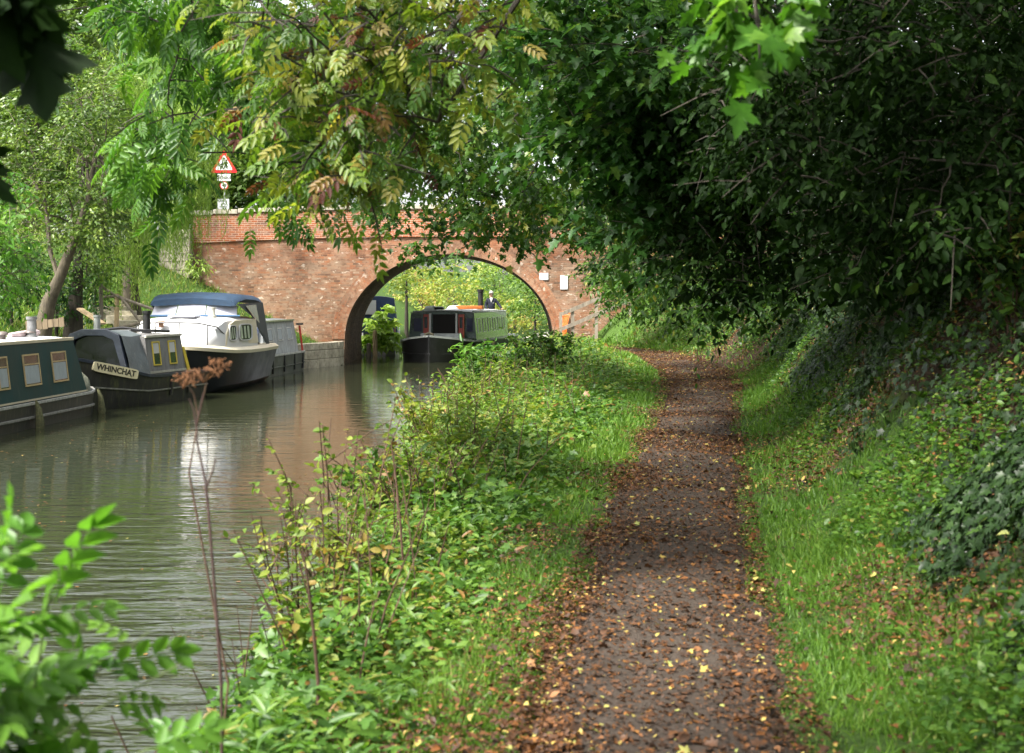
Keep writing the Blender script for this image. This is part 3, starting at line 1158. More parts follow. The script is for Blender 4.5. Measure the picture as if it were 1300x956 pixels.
def named_boat():
    navy = M('faded_navy_paint', (.018, .024, .038), .45, var=.4, scale=4, dirt=(.07, .08, .08), dirt_amt=.2)
    hullm = M('mossy_black_hull', (.022, .021, .018), .55, var=.5, scale=4, dirt=(.075, .08, .03), dirt_amt=.4, streak=True)
    tarp = M('grey_tarpaulin', (.085, .10, .105), .5, var=.3, scale=2.5, dirt=(.2, .21, .2), dirt_amt=.12, bmp=.05)
    boards = M('bare_primer_side', (.16, .155, .15), .75, var=.35, scale=6, dirt=(.07, .06, .05), dirt_amt=.25, streak=True)
    yl = M('yellow_paint', (.55, .42, .05), .5, var=.2)
    r = empty('narrowboat', (-8.835, 30.92, WATER), -.222, 'shabby dark narrowboat with cream name board on its bow and grey tarpaulin', 'boat', 'boats moored along the far bank')
    st = [(-2.05, .06, 1.13), (-1.75, .32, 1.07), (-1.45, .50, 1.0), (-.45, .92, .75), (0, 1.0, .66), (.5, 1.0, .63), (3.0, 1.0, .62)]
    hull_of(r, st, hullm, flare=.10)
    strake(r, st, lambda z: z - .01, .02, .07, navy, 'gunwale', flare=.10)
    strake(r, st, lambda z: .30 + (z - .62) * .45, .03, .035, M('scuffed_steel', (.16, .16, .13), .5, var=.5, scale=9), flare=.10)
    for y in (1.1, 2.0):
        mb = MB()
        mb.box((.985, y, .38), (.04, .07, .46))
        mb.build('hull_rib', hullm, r)
    # cratch: framed front board and tarpaulin
    mb = MB()
    rings = []
    for y, k in ((-.62, 0), (-.2, .05), (.28, 0)):
        rings.append([(.90, y, .66), (.80, y + .05, 1.05 - k), (.62, y + .1, 1.52 - k * .6), (.3, y + .1, 1.62 - k), (-.3, y + .1, 1.62 - k), (-.62, y + .1, 1.52 - k * .6), (-.80, y + .05, 1.05 - k), (-.90, y, .66)])
    mb.loft(rings, caps=False)
    for i in range(8):
        pass
    mb.build('tarpaulin', tarp, r, smooth=True)
    mb = MB()
    out = [(.86, .68), (.58, 1.55), (.28, 1.66), (-.28, 1.66), (-.58, 1.55), (-.86, .68)]
    inn = [(.70, .78), (.46, 1.43), (.22, 1.52), (-.22, 1.52), (-.46, 1.43), (-.70, .78)]
    vs = [(x, -.66 + .1 * (z - .68), z) for x, z in out] + [(x, -.66 + .1 * (z - .68), z) for x, z in inn] + [(x, -.56 + .1 * (z - .68), z) for x, z in out] + [(x, -.56 + .1 * (z - .68), z) for x, z in inn]
    fs = []
    for i in range(6):
        j = (i + 1) % 6
        fs += [(i, j, j + 6, i + 6), (i + 12, i + 18, j + 18, j + 12), (i, i + 12, j + 12, j), (i + 6, j + 6, j + 18, i + 18)]
    mb.add(vs, fs)
    mb.build('front_board', navy, r, bevel=.008)
    mb = MB()
    vs = [(x, -.575 + .1 * (z - .68), z) for x, z in inn]
    mb.add(vs, [tuple(range(6))])
    mb.build('dark_panel', M('hood_opening_shade', (.006, .007, .009), .15, spec=.4), r)  # near-black sheet stands in for the shade inside the hood opening
    # cabin
    b0, b1, z0, z1 = .86, .76, .64, 1.47
    mb = MB()
    mb.loft(cabin_rings([.27, 1.2, 2.12], b0, b1, z0, z1, .06, [0, 0, -.12]))
    mb.build('cabin', boards, r)
    gc = M('greyed_cream', (.42, .40, .33), .6, var=.3)
    for s in (1, -1):
        for p in (((s * .77, .27, 1.485), (s * .77, 2.02, 1.485), .05, .05), ((s * .865, .27, .69), (s * .865, 2.1, .69), .02, .05)):
            mb = MB(); mb.bar(*p); mb.build('cabin_rail', gc, r)
    for y in (.72, 1.50):
        side_window(r, y, 1.10, .30, .48, b0, b1, z0, z1, yl, curtain_m=white_p, curt='top', split=False)
    chimney(r, .2, 1.45, 1.52, .52, .085)
    chimney(r, -.15, -.15, 1.6, .36, .07, M('bare_metal_flue', (.36, .37, .36), .4, metal=.5, var=.3), 'flue')
    mb = MB()
    mb.bar((.9, 2.16, .66), (.80, 2.05, 1.20), .05, .06)
    mb.build('yellow_post', yl, r)
    mb = MB()
    mb.box((.55, 2.22, .88), (.5, .12, .46))
    mb.build('stern_box', blk, r, bevel=.01)
    mb = MB()
    mb.tube([(-.6, .4, 1.6), (-.1, .9, 1.66), (.4, 1.0, 1.6), (.62, 1.7, 1.57), (-.3, 1.9, 1.58)], .035, 7)
    mb.tube([(-.5, .6, 1.58), (.3, .5, 1.61), (.5, 1.2, 1.6)], .025, 7)
    mb.build('hose', blk, r, smooth=True)
    # name board on the bow flank
    A, B = Vector((.515, -1.40, .86)), Vector((.885, -.48, .66))
    # follow the hull flank: slightly proud, tilted with the sheer
    xd = (B - A).normalized()
    up0 = Vector((0, 0, 1))
    nrm = xd.cross(up0).normalized()
    up = nrm.cross(xd)
    mid = (A + B) / 2 + nrm * .035 + Vector((0, 0, .045))
    hw, hh = .60, .105
    mb = MB()
    corners = []
    for k in range(24):
        a = 2 * math.pi * k / 24
        ca, sa = math.cos(a), math.sin(a)
        corners.append((math.copysign(abs(ca) ** .25, ca) * hw, math.copysign(abs(sa) ** .25, sa) * hh))
    f = [mid + xd * a + up * b + nrm * .012 for a, b in corners]
    bk = [mid + xd * a + up * b - nrm * .06 for a, b in corners]
    mb.add(f + bk, [tuple(range(24))] + [(i, i + 24, (i + 1) % 24 + 24, (i + 1) % 24) for i in range(24)])
    nb = mb.build('name_board', M('cream_sign_paint', (.68, .60, .38), .5, var=.1), r)
    text_mesh('lettering', 'WHINCHAT', .17, mid + nrm * .015, xd, up, M('dark_letter', (.03, .025, .02), .6), nb, ext=.003, bold=.004, xs=1.12)


named_boat()


def cruiser():
    hullm = M('black_gelcoat', (.016, .018, .020), .38, var=.3, scale=2, dirt=(.05, .055, .05), dirt_amt=.08, spec=.22)
    blue = M('blue_canvas', (.013, .036, .072), .75, var=.25, scale=6, bmp=.02)
    cover = M('white_screen_cover', (.40, .40, .46), .7, var=.06, scale=3)
    dgreen = M('green_canvas_side', (.025, .035, .04), .6, var=.3)
    r = empty('cabin_cruiser', (-8.2, 37.0, WATER), -.03, 'white cabin cruiser with black hull and blue canvas canopy', 'boat', 'boats moored along the far bank')
    st = [(-3.0, .25, 1.12), (-2.75, .72, 1.08), (-2.3, 1.08, 1.03), (-1.6, 1.30, .98), (-.5, 1.45, .95), (1.0, 1.52, .94), (3.2, 1.45, .93)]
    mb = MB()
    mb.loft([[(-b, y, z), (-b * .86, y + (.25 if y < -2 else 0), .15), (-b * .5, y + (.5 if y < -2 else 0), -.35), (b * .5, y + (.5 if y < -2 else 0), -.35), (b * .86, y + (.25 if y < -2 else 0), .15), (b, y, z)] for y, b, z in st])
    mb.build('hull', hullm, r, smooth=True, sharp=25)
    mb = MB()
    rings = []
    for y, b, z in st:
        rings.append([(-b - .04, y - .02, z - .02), (b + .04, y - .02, z - .02), (b + .05, y - .02, z + .06), (b - .05, y, z + .13), (-b + .05, y, z + .13), (-b - .05, y - .02, z + .06)])
    mb.loft(rings)
    mb.build('deck', cream_p, r, smooth=True, sharp=30)
    # cabin trunk with raked, rounded front
    prof = [(-2.45, .70, 1.16), (-2.05, .98, 1.62), (-1.5, 1.10, 1.80), (-.3, 1.18, 1.84), (1.2, 1.24, 1.84)]
    mb = MB()
    rings = []
    for y, b, zt in prof:
        rings.append([(b + .09, y, 1.02), (b + .04, y, 1.02 + (zt - 1.02) * .55), (b - .04, y, zt - .06), (b * .8, y, zt), (0, y, zt + .05), (-b * .8, y, zt), (-b + .04, y, zt - .06), (-b - .04, y, 1.02 + (zt - 1.02) * .55), (-b - .09, y, 1.02)])
    mb.loft(rings)
    mb.build('cabin', white_p, r, smooth=True, sharp=35)
    # cream side moulding with two windows
    for s in (1, -1):
        mb = MB()
        vs = []
        poly = [(-1.72, 1.14), (-1.62, 1.45), (-1.35, 1.66), (-.9, 1.76), (1.15, 1.78), (1.2, 1.14)]
        for o in (.0, .035):
            for y, z in poly:
                xb = np.interp(y, [-2.45, -2.05, -1.5, -.3, 1.2], [.79, 1.07, 1.17, 1.27, 1.33])
                x = xb - (z - 1.02) * .09 + o - .012
                vs.append((s * x, y, z))
        n = len(poly)
        mb.add(vs, [tuple(range(n)), tuple(range(2 * n - 1, n - 1, -1))] + [(i, (i + 1) % n, (i + 1) % n + n, i + n) for i in range(n)])
        sd = mb.build('side_panel', cream_p, r, bevel=.012)
        for y, w, h in ((-1.15, .56, .36), (-.05, 1.05, .40)):
            xb = np.interp(y, [-2.45, -2.05, -1.5, -.3, 1.2], [.79, 1.07, 1.17, 1.27, 1.33]) + .03
            xz = lambda z: xb - (z - 1.02) * .09
            slope = .10 / 1.2
            mbw = MB()
            pts = []
            for k in range(20):
                a = 2 * math.pi * k / 20
                ca, sa = math.cos(a), math.sin(a)
                u = math.copysign(abs(ca) ** .45, ca) * w / 2; v = math.copysign(abs(sa) ** .45, sa) * h / 2
                pts.append((u + v * .15, v))
            f = [(s * (xz(1.45 + v) + u * slope), y + u, 1.45 + v) for u, v in pts]
            g = [(s * (xz(1.45 + v) + u * slope - .03), y + u, 1.45 + v) for u, v in pts]
            mbw.add(f + g, [tuple(range(20))] + [(i, (i + 1) % 20, (i + 1) % 20 + 20, i + 20) for i in range(20)])
            wn = mbw.build('window', glass, r)
            mbf = MB()
            ring = [[(s * (xz(1.45 + v * q) + u * q * slope + o), y + u * q, 1.45 + v * q) for q, o in ((1.10, -.01), (1.10, .014), (.97, .014), (.97, -.01))] for u, v in pts]
            mbf.loft(ring + [ring[0]], caps=False)
            mbf.build('frame', white_p, wn)
            mbc = MB()
            for k in range(3):
                u0 = -w * .42 + w * .84 * k / 3
                v = [(-h * .4), (h * .4)]
                mbc.add([(s * (xz(1.45 + vv) + uu * slope + .004), y + uu, 1.45 + vv) for uu, vv in ((u0, v[0]), (u0 + w * .16, v[0]), (u0 + w * .16, v[1]), (u0, v[1]))], [(0, 1, 2, 3)])
            mbc.build('curtain', M('faded_green_curtain', (.35, .40, .28), .9, var=.3), wn, fix=False)
    # front covers on the windscreen, canopy
    mb = MB()
    segs = [(-1.12, -.42), (-.40, .36), (.38, 1.12)]
    for a, b in segs:
        for_y = lambda x: -.75 + .28 * abs(x) ** 1.6
        vs = []
        for o in (0, .03):
            vs += [(a, for_y(a) + o, 1.86), (b, for_y(b) + o, 1.86), (b * .93, for_y(b) + .30 + o, 2.28), (a * .93, for_y(a) + .30 + o, 2.28)]
        mb.add(vs, [(0, 1, 2, 3), (7, 6, 5, 4), (0, 4, 5, 1), (1, 5, 6, 2), (2, 6, 7, 3), (3, 7, 4, 0)])
    mb.build('screen_cover', cover, r, bevel=.01)
    mb = MB()
    mb.tube([(-1.2, -.45, 1.87), (-.6, -.72, 1.885), (0, -.8, 1.89), (.6, -.72, 1.885), (1.2, -.45, 1.87)], .025, 6)
    mb.build('screen_trim', M('blue_trim', (.06, .13, .24), .5), r)
    mb = MB()
    rings = []
    for y, b, zt in ((-.52, 1.10, 2.30), (-.3, 1.14, 2.40), (.3, 1.2, 2.46), (1.4, 1.22, 2.44), (2.4, 1.2, 2.36)):
        rings.append([(b, y, zt - .16), (b * .92, y, zt - .04), (b * .5, y, zt + .01), (0, y, zt + .03), (-b * .5, y, zt + .01), (-b * .92, y, zt - .04), (-b, y, zt - .16), (-b * .9, y, zt - .18), (0, y, zt - .12), (b * .9, y, zt - .18)])
    mb.loft(rings)
    mb.build('canopy', blue, r, smooth=True, sharp=50)
    for s in (-1, 1):
        mb = MB()
        mb.add([(s * 1.13, -.45, 2.18), (s * 1.24, .75, 1.86), (s * 1.33, 2.3, 1.05), (s * 1.36, 2.6, 1.05), (s * 1.22, 2.35, 2.22)], [(0, 1, 2, 3, 4)])
        pc_ = mb.build('canopy_side', dgreen, r, fix=False)
    mb = MB()
    for s in (1,):
        mb.add([(s * 1.205, .25, 2.13), (s * 1.265, .95, 1.83), (s * 1.29, 1.6, 1.65), (s * 1.235, 1.4, 2.16)], [(0, 1, 2, 3)])
    mb.build('clear_panel', M('yellowed_vinyl', (.25, .25, .16), .2, var=.3), pc_, fix=False)
    # pulpit rail, hatch, vent, roof post
    mb = MB()
    rail = [(1.13, -1.35, 1.08), (1.1, -1.6, 1.40), (1.0, -2.1, 1.62), (.68, -2.65, 1.72), (.2, -2.93, 1.74), (-.2, -2.93, 1.74), (-.68, -2.65, 1.72), (-1.0, -2.1, 1.62), (-1.1, -1.6, 1.40), (-1.13, -1.35, 1.08)]
    mb.tube(rail, .016, 8)
    for x, y, z in ((.3, -2.9, 1.735), (-.3, -2.9, 1.735), (.85, -2.4, 1.68), (-.85, -2.4, 1.68)):
        mb.tube([(x, y, z), (x * .98, y + .04, 1.15)], .014, 8)
    mb.build('pulpit_rail', M('dull_steel', (.10, .10, .11), .35, metal=.7), r, smooth=True)
    mb = MB()
    mb.box((0, -1.35, 1.875), (.7, .55, .05)); mb.build('hatch', cover, r, bevel=.015)
    chimney(r, .62, -1.0, 1.84, .26, .085, M('grey_vent', (.40, .39, .33), .6), 'roof_vent')
    mushroom(r, -.35, -2.2, 1.66, M('rust_vent', (.16, .09, .06), .7), .12)
    for pts in ([(.45, -2.55, 1.16), (.6, -2.5, 1.20), (.7, -2.48, 1.16)], [(1.15, .9, 1.1), (1.2, 1.5, 1.11), (1.2, 1.9, 1.1)]):
        mb = MB(); mb.tube(pts, .032, 8); mb.build('cleat', blk, r, smooth=True)


cruiser()


def grey_boat():
    side = M('weathered_grey_side', (.33, .35, .35), .6, var=.35, scale=5, dirt=(.12, .13, .11), dirt_amt=.35, streak=True)
    hullm = M('slimed_hull', (.10, .11, .09), .6, var=.5, scale=5, dirt=(.04, .045, .02), dirt_amt=.4, streak=True)
    r = empty('narrowboat', (-7.97, 43.6, WATER), -.085, 'small weathered grey narrowboat moored between the white cruiser and the bridge', 'boat', 'boats moored along the far bank')
    st = [(-3.0, .35, .75), (-2.6, .72, .70), (-2.1, .96, .66), (-1.6, 1.0, .64), (2.6, 1.0, .62), (3.1, .9, .62)]
    hull_of(r, st, hullm)
    strake(r, st, lambda z: z - .02, .02, .06, M('silver_gunwale', (.42, .42, .39), .6, var=.3, dirt=(.1, .11, .06)), 'gunwale')
    strake(r, st, lambda z: .25, .03, .04, hullm)
    for y in (-1.4, 0, 1.3, 2.4):
        mb = MB(); mb.box((1.0, y, .33), (.05, .09, .5)); mb.build('fender', blk, r, bevel=.01)
    mb = MB()
    mb.loft(cabin_rings([-1.9, 0, 2.4], .86, .70, .62, 1.62, .07, [.28, 0, -.1]))
    cb = mb.build('cabin', side, r)
    mr = M('mossy_rail', (.33, .36, .22), .8, var=.4)
    for s in (1, -1):
        mb = MB(); mb.bar((s * .75, -1.6, 1.64), (s * .72, 2.3, 1.64), .06, .05); mb.build('cabin_rail', mr, r)
    for y in (-.9, .3, 1.5):
        side_window(r, y, 1.22, .5, .34, .86, .70, .62, 1.62, alu, split=False, curtain_m=curtain, curt='full')
    mb = MB()
    mb.lathe((0, 0, 0), [(.03, 0), (.16, .02), (.17, .06), (.03, .08)], 16)
    lamp = mb.build('headlamp', M('lamp_glass', (.5, .5, .48), .2), r, smooth=True)
    lamp.location = (.15, -1.78, 1.42); lamp.rotation_euler = (R(90), 0, 0)
    mb = MB()
    mb.box((.35, -1.83, 1.1), (.6, .05, .75), rot=Matrix.Rotation(R(-15), 3, 'X'))
    mb.build('front_door', M('blue_door', (.04, .06, .13), .5, var=.3), r)
    chimney(r, -.35, -.8, 1.66, .42, .085)
    mb = MB()
    mb.bar((.95, 2.55, .64), (.86, 2.5, 1.45), .06, .05)
    mb.build('tiller_post', M('red_paint', (.42, .03, .02), .5, var=.2), r)
    mb = MB()
    mb.box((.86, 2.52, 1.5), (.2, .22, .06)); mb.build('post_cap', blk, r)


grey_boat()


def coming_boat():
    green = M('dark_green_paint', (.012, .035, .025), .25, var=.3, scale=3, coat=.3)
    olive = M('grey_green_side', (.10, .15, .11), .18, var=.2, scale=3, coat=.5)
    hullm = M('black_hull', (.012, .012, .012), .4, var=.4, scale=5, dirt=(.05, .05, .04), dirt_amt=.15)
    red = M('red_oxide', (.30, .035, .02), .5, var=.2)
    root = empty('narrowboat', (-2.72, 53.4, WATER), -.15, 'dark green narrowboat with open front doors coming out from under the bridge', 'boat')
    r = root
    st = [(-2.0, .022, .98), (-1.6, .75, .90), (-1.1, 1.15, .82), (-.4, 1.40, .76), (.4, 1.45, .74), (10.4, 1.45, .72), (11.2, 1.1, .74), (11.6, .4, .76)]
    hull_of(r, st, hullm, flare=.12)
    strake(r, st, lambda z: z - .02, .03, .07, M('pale_gunwale_line', (.45, .46, .42), .5, var=.2), 'gunwale', flare=.12)
    strake(r, st, lambda z: .3, .035, .05, hullm, flare=.12)
    b0, b1, z0, z1 = 1.32, 1.22, .74, 1.78
    mb = MB()
    mb.loft(cabin_rings([.5, 3, 6, 8.4], b0, b1, z0, z1, .08))
    # side faces carry the lighter paint
    cab = mb.build('cabin', [green, olive], r)
    for p in cab.data.polygons:
        if abs(p.normal.x) > .8:
            p.material_index = 1
    mb = MB()
    rr = []
    for y in [.42, 5, 8.5]:
        rr.append([(1.24, y, 1.79), (.7, y, 1.845), (0, y, 1.87), (-.7, y, 1.845), (-1.24, y, 1.79), (-1.24, y, 1.815), (-.7, y, 1.87), (0, y, 1.895), (.7, y, 1.87), (1.24, y, 1.815)])
    mb.loft(rr)
    mb.build('roof', M('grey_roof_paint', (.36, .37, .37), .5, var=.2), r)
    # front bulkhead: black sheet painted for the saloon's shade in the doorway, white door posts, red panels, cream curtains
    mb = MB()
    mb.box((.06, .485, 1.30), (.86, .02, .86)); mb.build('doorway', M('painted_inside_shade', (.008, .006, .005), .9), r)
    for x in (-.46, .56):
        mb = MB()
        mb.box((x, .44, 1.27), (.07, .08, 1.0))
        mb.build('door_post', white_p, r)
    for x in (-.62, .74):
        mb = MB()
        mb.box((x, .42, 1.26), (.20, .05, .94))
        d = mb.build('door', red, r, bevel=.008)
        mb = MB(); mb.box((x, .39, 1.42), (.12, .012, .42)); mb.build('pane', glass, d)
        mb = MB(); mb.box((x + .112, .41, 1.26), (.02, .06, .95)); mb.build('edge', M('orange_varnish', (.42, .12, .03), .4), d)
    mb = MB(); mb.box((-.95, .47, 1.33), (.3, .03, .5)); f = mb.build('front_window', M('blue_glass', (.015, .02, .05), .1), r)
    mb = MB(); mb.box((1.06, .47, 1.33), (.22, .03, .5)); mb.build('front_window', M('blue_glass_b', (.015, .02, .05), .1), r)
    mb = MB()
    mb.loft([[(-1.1, -.9, .82), (1.1, -.9, .82), (1.1, -.9, .86), (-1.1, -.9, .86)], [(-1.3, .3, .78), (1.3, .3, .78), (1.3, .3, .82), (-1.3, .3, .82)]])
    mb.build('foredeck', green, r)
    mb = MB()
    mb.box((.1, -.2, .93), (1.5, .5, .18)); mb.build('foredeck_locker', M('pale_locker', (.35, .37, .36), .5), r, bevel=.02)
    mb = MB()
    mb.tube([(-.35, -1.2, .86), (-.32, -1.1, 1.0), (-.2, -1.0, 1.05), (-.05, -1.05, 1.0), (0, -1.2, .86)], .05, 8)
    mb.build('coiled_rope', rope_m, r, smooth=True)
    for y in (1.3, 2.5, 3.7, 4.9, 6.1, 7.3):
        side_window(r, y, 1.30, .55, .5, b0, b1, z0, z1, alu, split=False)
    handrail(r, .6, 8.3, 1.22, 1.80, M('green_rail', (.02, .05, .035), .4))
    chimney(r, .62, 5.4, 1.86, .85, .11)
    mb = MB()
    mb.box((.35, 4.4, 1.97), (1.1, .4, .14)); mb.build('roof_box', M('orange_box', (.55, .16, .03), .6, var=.2), r, bevel=.02)
    mb = MB()
    mb.lathe((-.45, 2.0, 1.9), [(.2, 0), (.22, .05), (.2, .10), (.1, .12)], 14)
    mb.build('coil', blk, r, smooth=True)
    for x, y, l, w in ((-.8, 1.6, 1.4, .5), (-.35, 4.0, 1.8, .6)):
        mb = MB()
        rings = []
        for i in range(6):
            t = i / 5
            h = .06 + .12 * math.sin(math.pi * t) + .03 * math.sin(7 * t)
            rings.append([(x - w / 2, y + l * t, 1.87), (x + w / 2, y + l * t, 1.87), (x + w * .3, y + l * t, 1.87 + h), (x - w * .3, y + l * t, 1.87 + h * .9)])
        mb.loft(rings)
        mb.build('roof_bundle', M('pale_sheet', (.60, .61, .62), .7, var=.2), r, smooth=True)
    # stern deck hatch and tiller
    mb = MB()
    mb.tube([(.0, 11.2, .8), (.0, 11.2, 1.55), (-.05, 10.3, 1.62)], .03, 8)
    mb.build('tiller', brass, r, smooth=True)
    return root


CB = coming_boat()


def blue_boat():
    navy = M('navy_blue_paint', (.018, .035, .085), .3, var=.3, scale=3, coat=.3)
    red = M('red_band', (.45, .03, .02), .45, var=.15)
    r = empty('narrowboat', (-6.05, 63.0, WATER), .08, 'navy blue narrowboat with a red and white stern moored beyond the bridge', 'boat')
    st = [(-2.4, .5, .85), (-2.1, .9, .8), (-1.4, 1.05, .75), (-.5, 1.05, .7), (10, 1.05, .7)]
    hull_of(r, st, blk)
    strake(r, st, lambda z: .62, .012, .22, red, 'red_band')
    strake(r, st, lambda z: .80, .014, .14, white_p, 'white_band')
    mb = MB()
    mb.loft(cabin_rings([-1.0, 3, 9], .98, .82, .7, 2.35, .1, [.1, 0, 0]))
    mb.build('cabin', navy, r, bevel=.02)
    mb = MB(); mb.box((-.25, -.98, 1.95), (.55, .08, .62)); mb.build('window', white_p, r)
    mb = MB()
    mb.bar((-.9, -1.4, 1.35), (.9, -1.4, 1.35), .05, .04)
    for x in (-.85, .85):
        mb.bar((x, -1.4, .85), (x, -1.4, 1.33), .04, .04)
    mb.build('stern_rail', M('rust_rail', (.22, .08, .06), .6), r)
    for y in (.6, 2.4):
        side_window(r, y, 1.5, .6, .5, .98, .82, .7, 2.35, alu, split=False)


blue_boat()


def helmsman():
    """standing in the stern of the coming boat; one skinned body, clothing and hair as children"""
    loc = Vector((CB.location.x, CB.location.y, CB.location.z)) + Matrix.Rotation(-.15, 3, 'Z') @ Vector((.42, 9.3, .86))
    r = empty('person', loc, 0, 'person in a dark navy jacket with white hair and sunglasses standing on the green boat', 'person')
    skin = M('skin', (.50, .30, .22), .5, var=.1)
    jacket = M('navy_jacket', (.010, .014, .030), .75, var=.3, scale=12)
    trous = M('dark_trousers', (.03, .03, .035), .8)
    hair = M('white_hair', (.50, .48, .45), .7)

    def skinned(name, V, E, Rd, mat, lv=2, rootv=0):
        me = bpy.data.meshes.new(name)
        me.from_pydata(V, E, [])
        o = link(name, me, r)
        me.materials.append(mat)
        s = o.modifiers.new('skin', 'SKIN')
        for i, sv in enumerate(me.skin_vertices[0].data):
            q = Rd[i]
            sv.radius = q if hasattr(q, '__len__') else (q, q)
            sv.use_root = (i == rootv)
        sd = o.modifiers.new('sub', 'SUBSURF'); sd.levels = lv; sd.render_levels = lv
        for p in me.polygons: p.use_smooth = True
        s.use_smooth_shade = True
        return o
    # x right (viewer), y away; the person faces the viewer (-y)
    V = [(0, 0, .95), (0, .01, 1.15), (0, .02, 1.36), (0, .01, 1.48), (0, -.01, 1.56), (0, -.02, 1.66), (0, -.01, 1.75),
         (-.17, .02, 1.42), (-.25, .02, 1.16), (-.20, -.16, .98), (-.17, -.24, .96),
         (.18, .02, 1.42), (.33, .0, 1.22), (.46, -.1, 1.02), (.51, -.13, .97),
         (-.09, 0, .86), (-.10, -.01, .47), (-.10, .02, .08), (-.11, -.12, .04),
         (.09, 0, .86), (.10, -.01, .47), (.10, .02, .08), (.11, -.12, .04)]
    E = [(0, 1), (1, 2), (2, 3), (3, 4), (4, 5), (5, 6), (2, 7), (7, 8), (8, 9), (9, 10), (2, 11), (11, 12), (12, 13), (13, 14),
         (0, 15), (15, 16), (16, 17), (17, 18), (0, 19), (19, 20), (20, 21), (21, 22)]
    Rd = [(.15, .11), (.14, .10), (.15, .10), .055, .075, .085, .06, .06, .045, .035, .035, .06, .045, .035, .035, .085, .06, .045, .035, .085, .06, .045, .035]
    skinned('body', V, E, Rd, skin)
    Vj = V[:3] + [(0, .015, 1.45)] + V[7:10] + V[11:14]
    Ej = [(0, 1), (1, 2), (2, 3), (2, 4), (4, 5), (5, 6), (2, 7), (7, 8), (8, 9)]
    Rj = [(.19, .145), (.18, .135), (.19, .135), (.085, .08), .085, .068, .055, .085, .068, .055]
    j = skinned('jacket', Vj, Ej, Rj, jacket)
    Vt = [V[0]] + V[15:18] + V[19:22]
    Et = [(0, 1), (1, 2), (2, 3), (0, 4), (4, 5), (5, 6)]
    skinned('trousers', Vt, Et, [(.18, .14), .11, .085, .065, .11, .085, .065], trous)
    mb = MB()
    rings = []
    for z, k in ((1.69, .96), (1.715, 1.0), (1.75, .92), (1.785, .75), (1.81, .35), (1.815, .02)):
        rings.append([(.098 * k * math.cos(a), .012 + .108 * k * math.sin(a), z + .02 * math.sin(a) * -1) for a in np.linspace(0, 2 * math.pi, 16, endpoint=False)])
    mb.loft(rings); mb.build('hair', hair, r, smooth=True)
    mb = MB()
    for s in (-1, 1):
        mb.box((s * .036, -.108, 1.672), (.058, .014, .036))
    mb.bar((-.09, -.07, 1.68), (-.065, -.106, 1.68), .01, .012); mb.bar((.09, -.07, 1.68), (.065, -.106, 1.68), .01, .012)
    mb.box((0, -.108, 1.68), (.03, .01, .01))
    mb.build('sunglasses', M('dark_lens', (.01, .008, .008), .15), r)
    mb = MB()
    mb.tube([(0, -.105, 1.66), (0, -.128, 1.63), (0, -.11, 1.622)], [.012, .02, .012], 8)
    mb.build('nose', skin, r, smooth=True)
    mb = MB(); mb.box((0, -.098, 1.594), (.05, .012, .01)); mb.build('mouth', M('lips', (.35, .14, .12), .5), r)
    mb = MB()
    mb.add([(-.06, -.128, 1.45), (.06, -.128, 1.45), (.0, -.15, 1.30), (-.05, -.09, 1.52), (.05, -.09, 1.52)], [(0, 2, 1), (0, 1, 4, 3)])
    mb.build('shirt_collar', white_p, r, fix=False)
    mb = MB(); mb.box((.09, -.143, 1.28), (.06, .006, .03)); mb.build('chest_badge', alu, r)
    for s, h in ((-1, (-.17, -.24, .96)), (1, (.51, -.13, .97))):
        mb = MB()
        for q in range(4):
            x = h[0] + (q - 1.5) * .019
            l = (.06, .072, .068, .052)[q]
            mb.tube([(x, h[1] - .01, h[2]), (x, h[1] - .03 - l * .4, h[2] - .005), (x, h[1] - .04 - l * .7, h[2] - .035)], [.010, .009, .007], 6)
        mb.tube([(h[0] - s * .03, h[1], h[2]), (h[0] - s * .055, h[1] - .03, h[2] - .01), (h[0] - s * .05, h[1] - .06, h[2] - .02)], [.012, .011, .008], 6)
        mb.build('finger', skin, r, smooth=True)


helmsman()


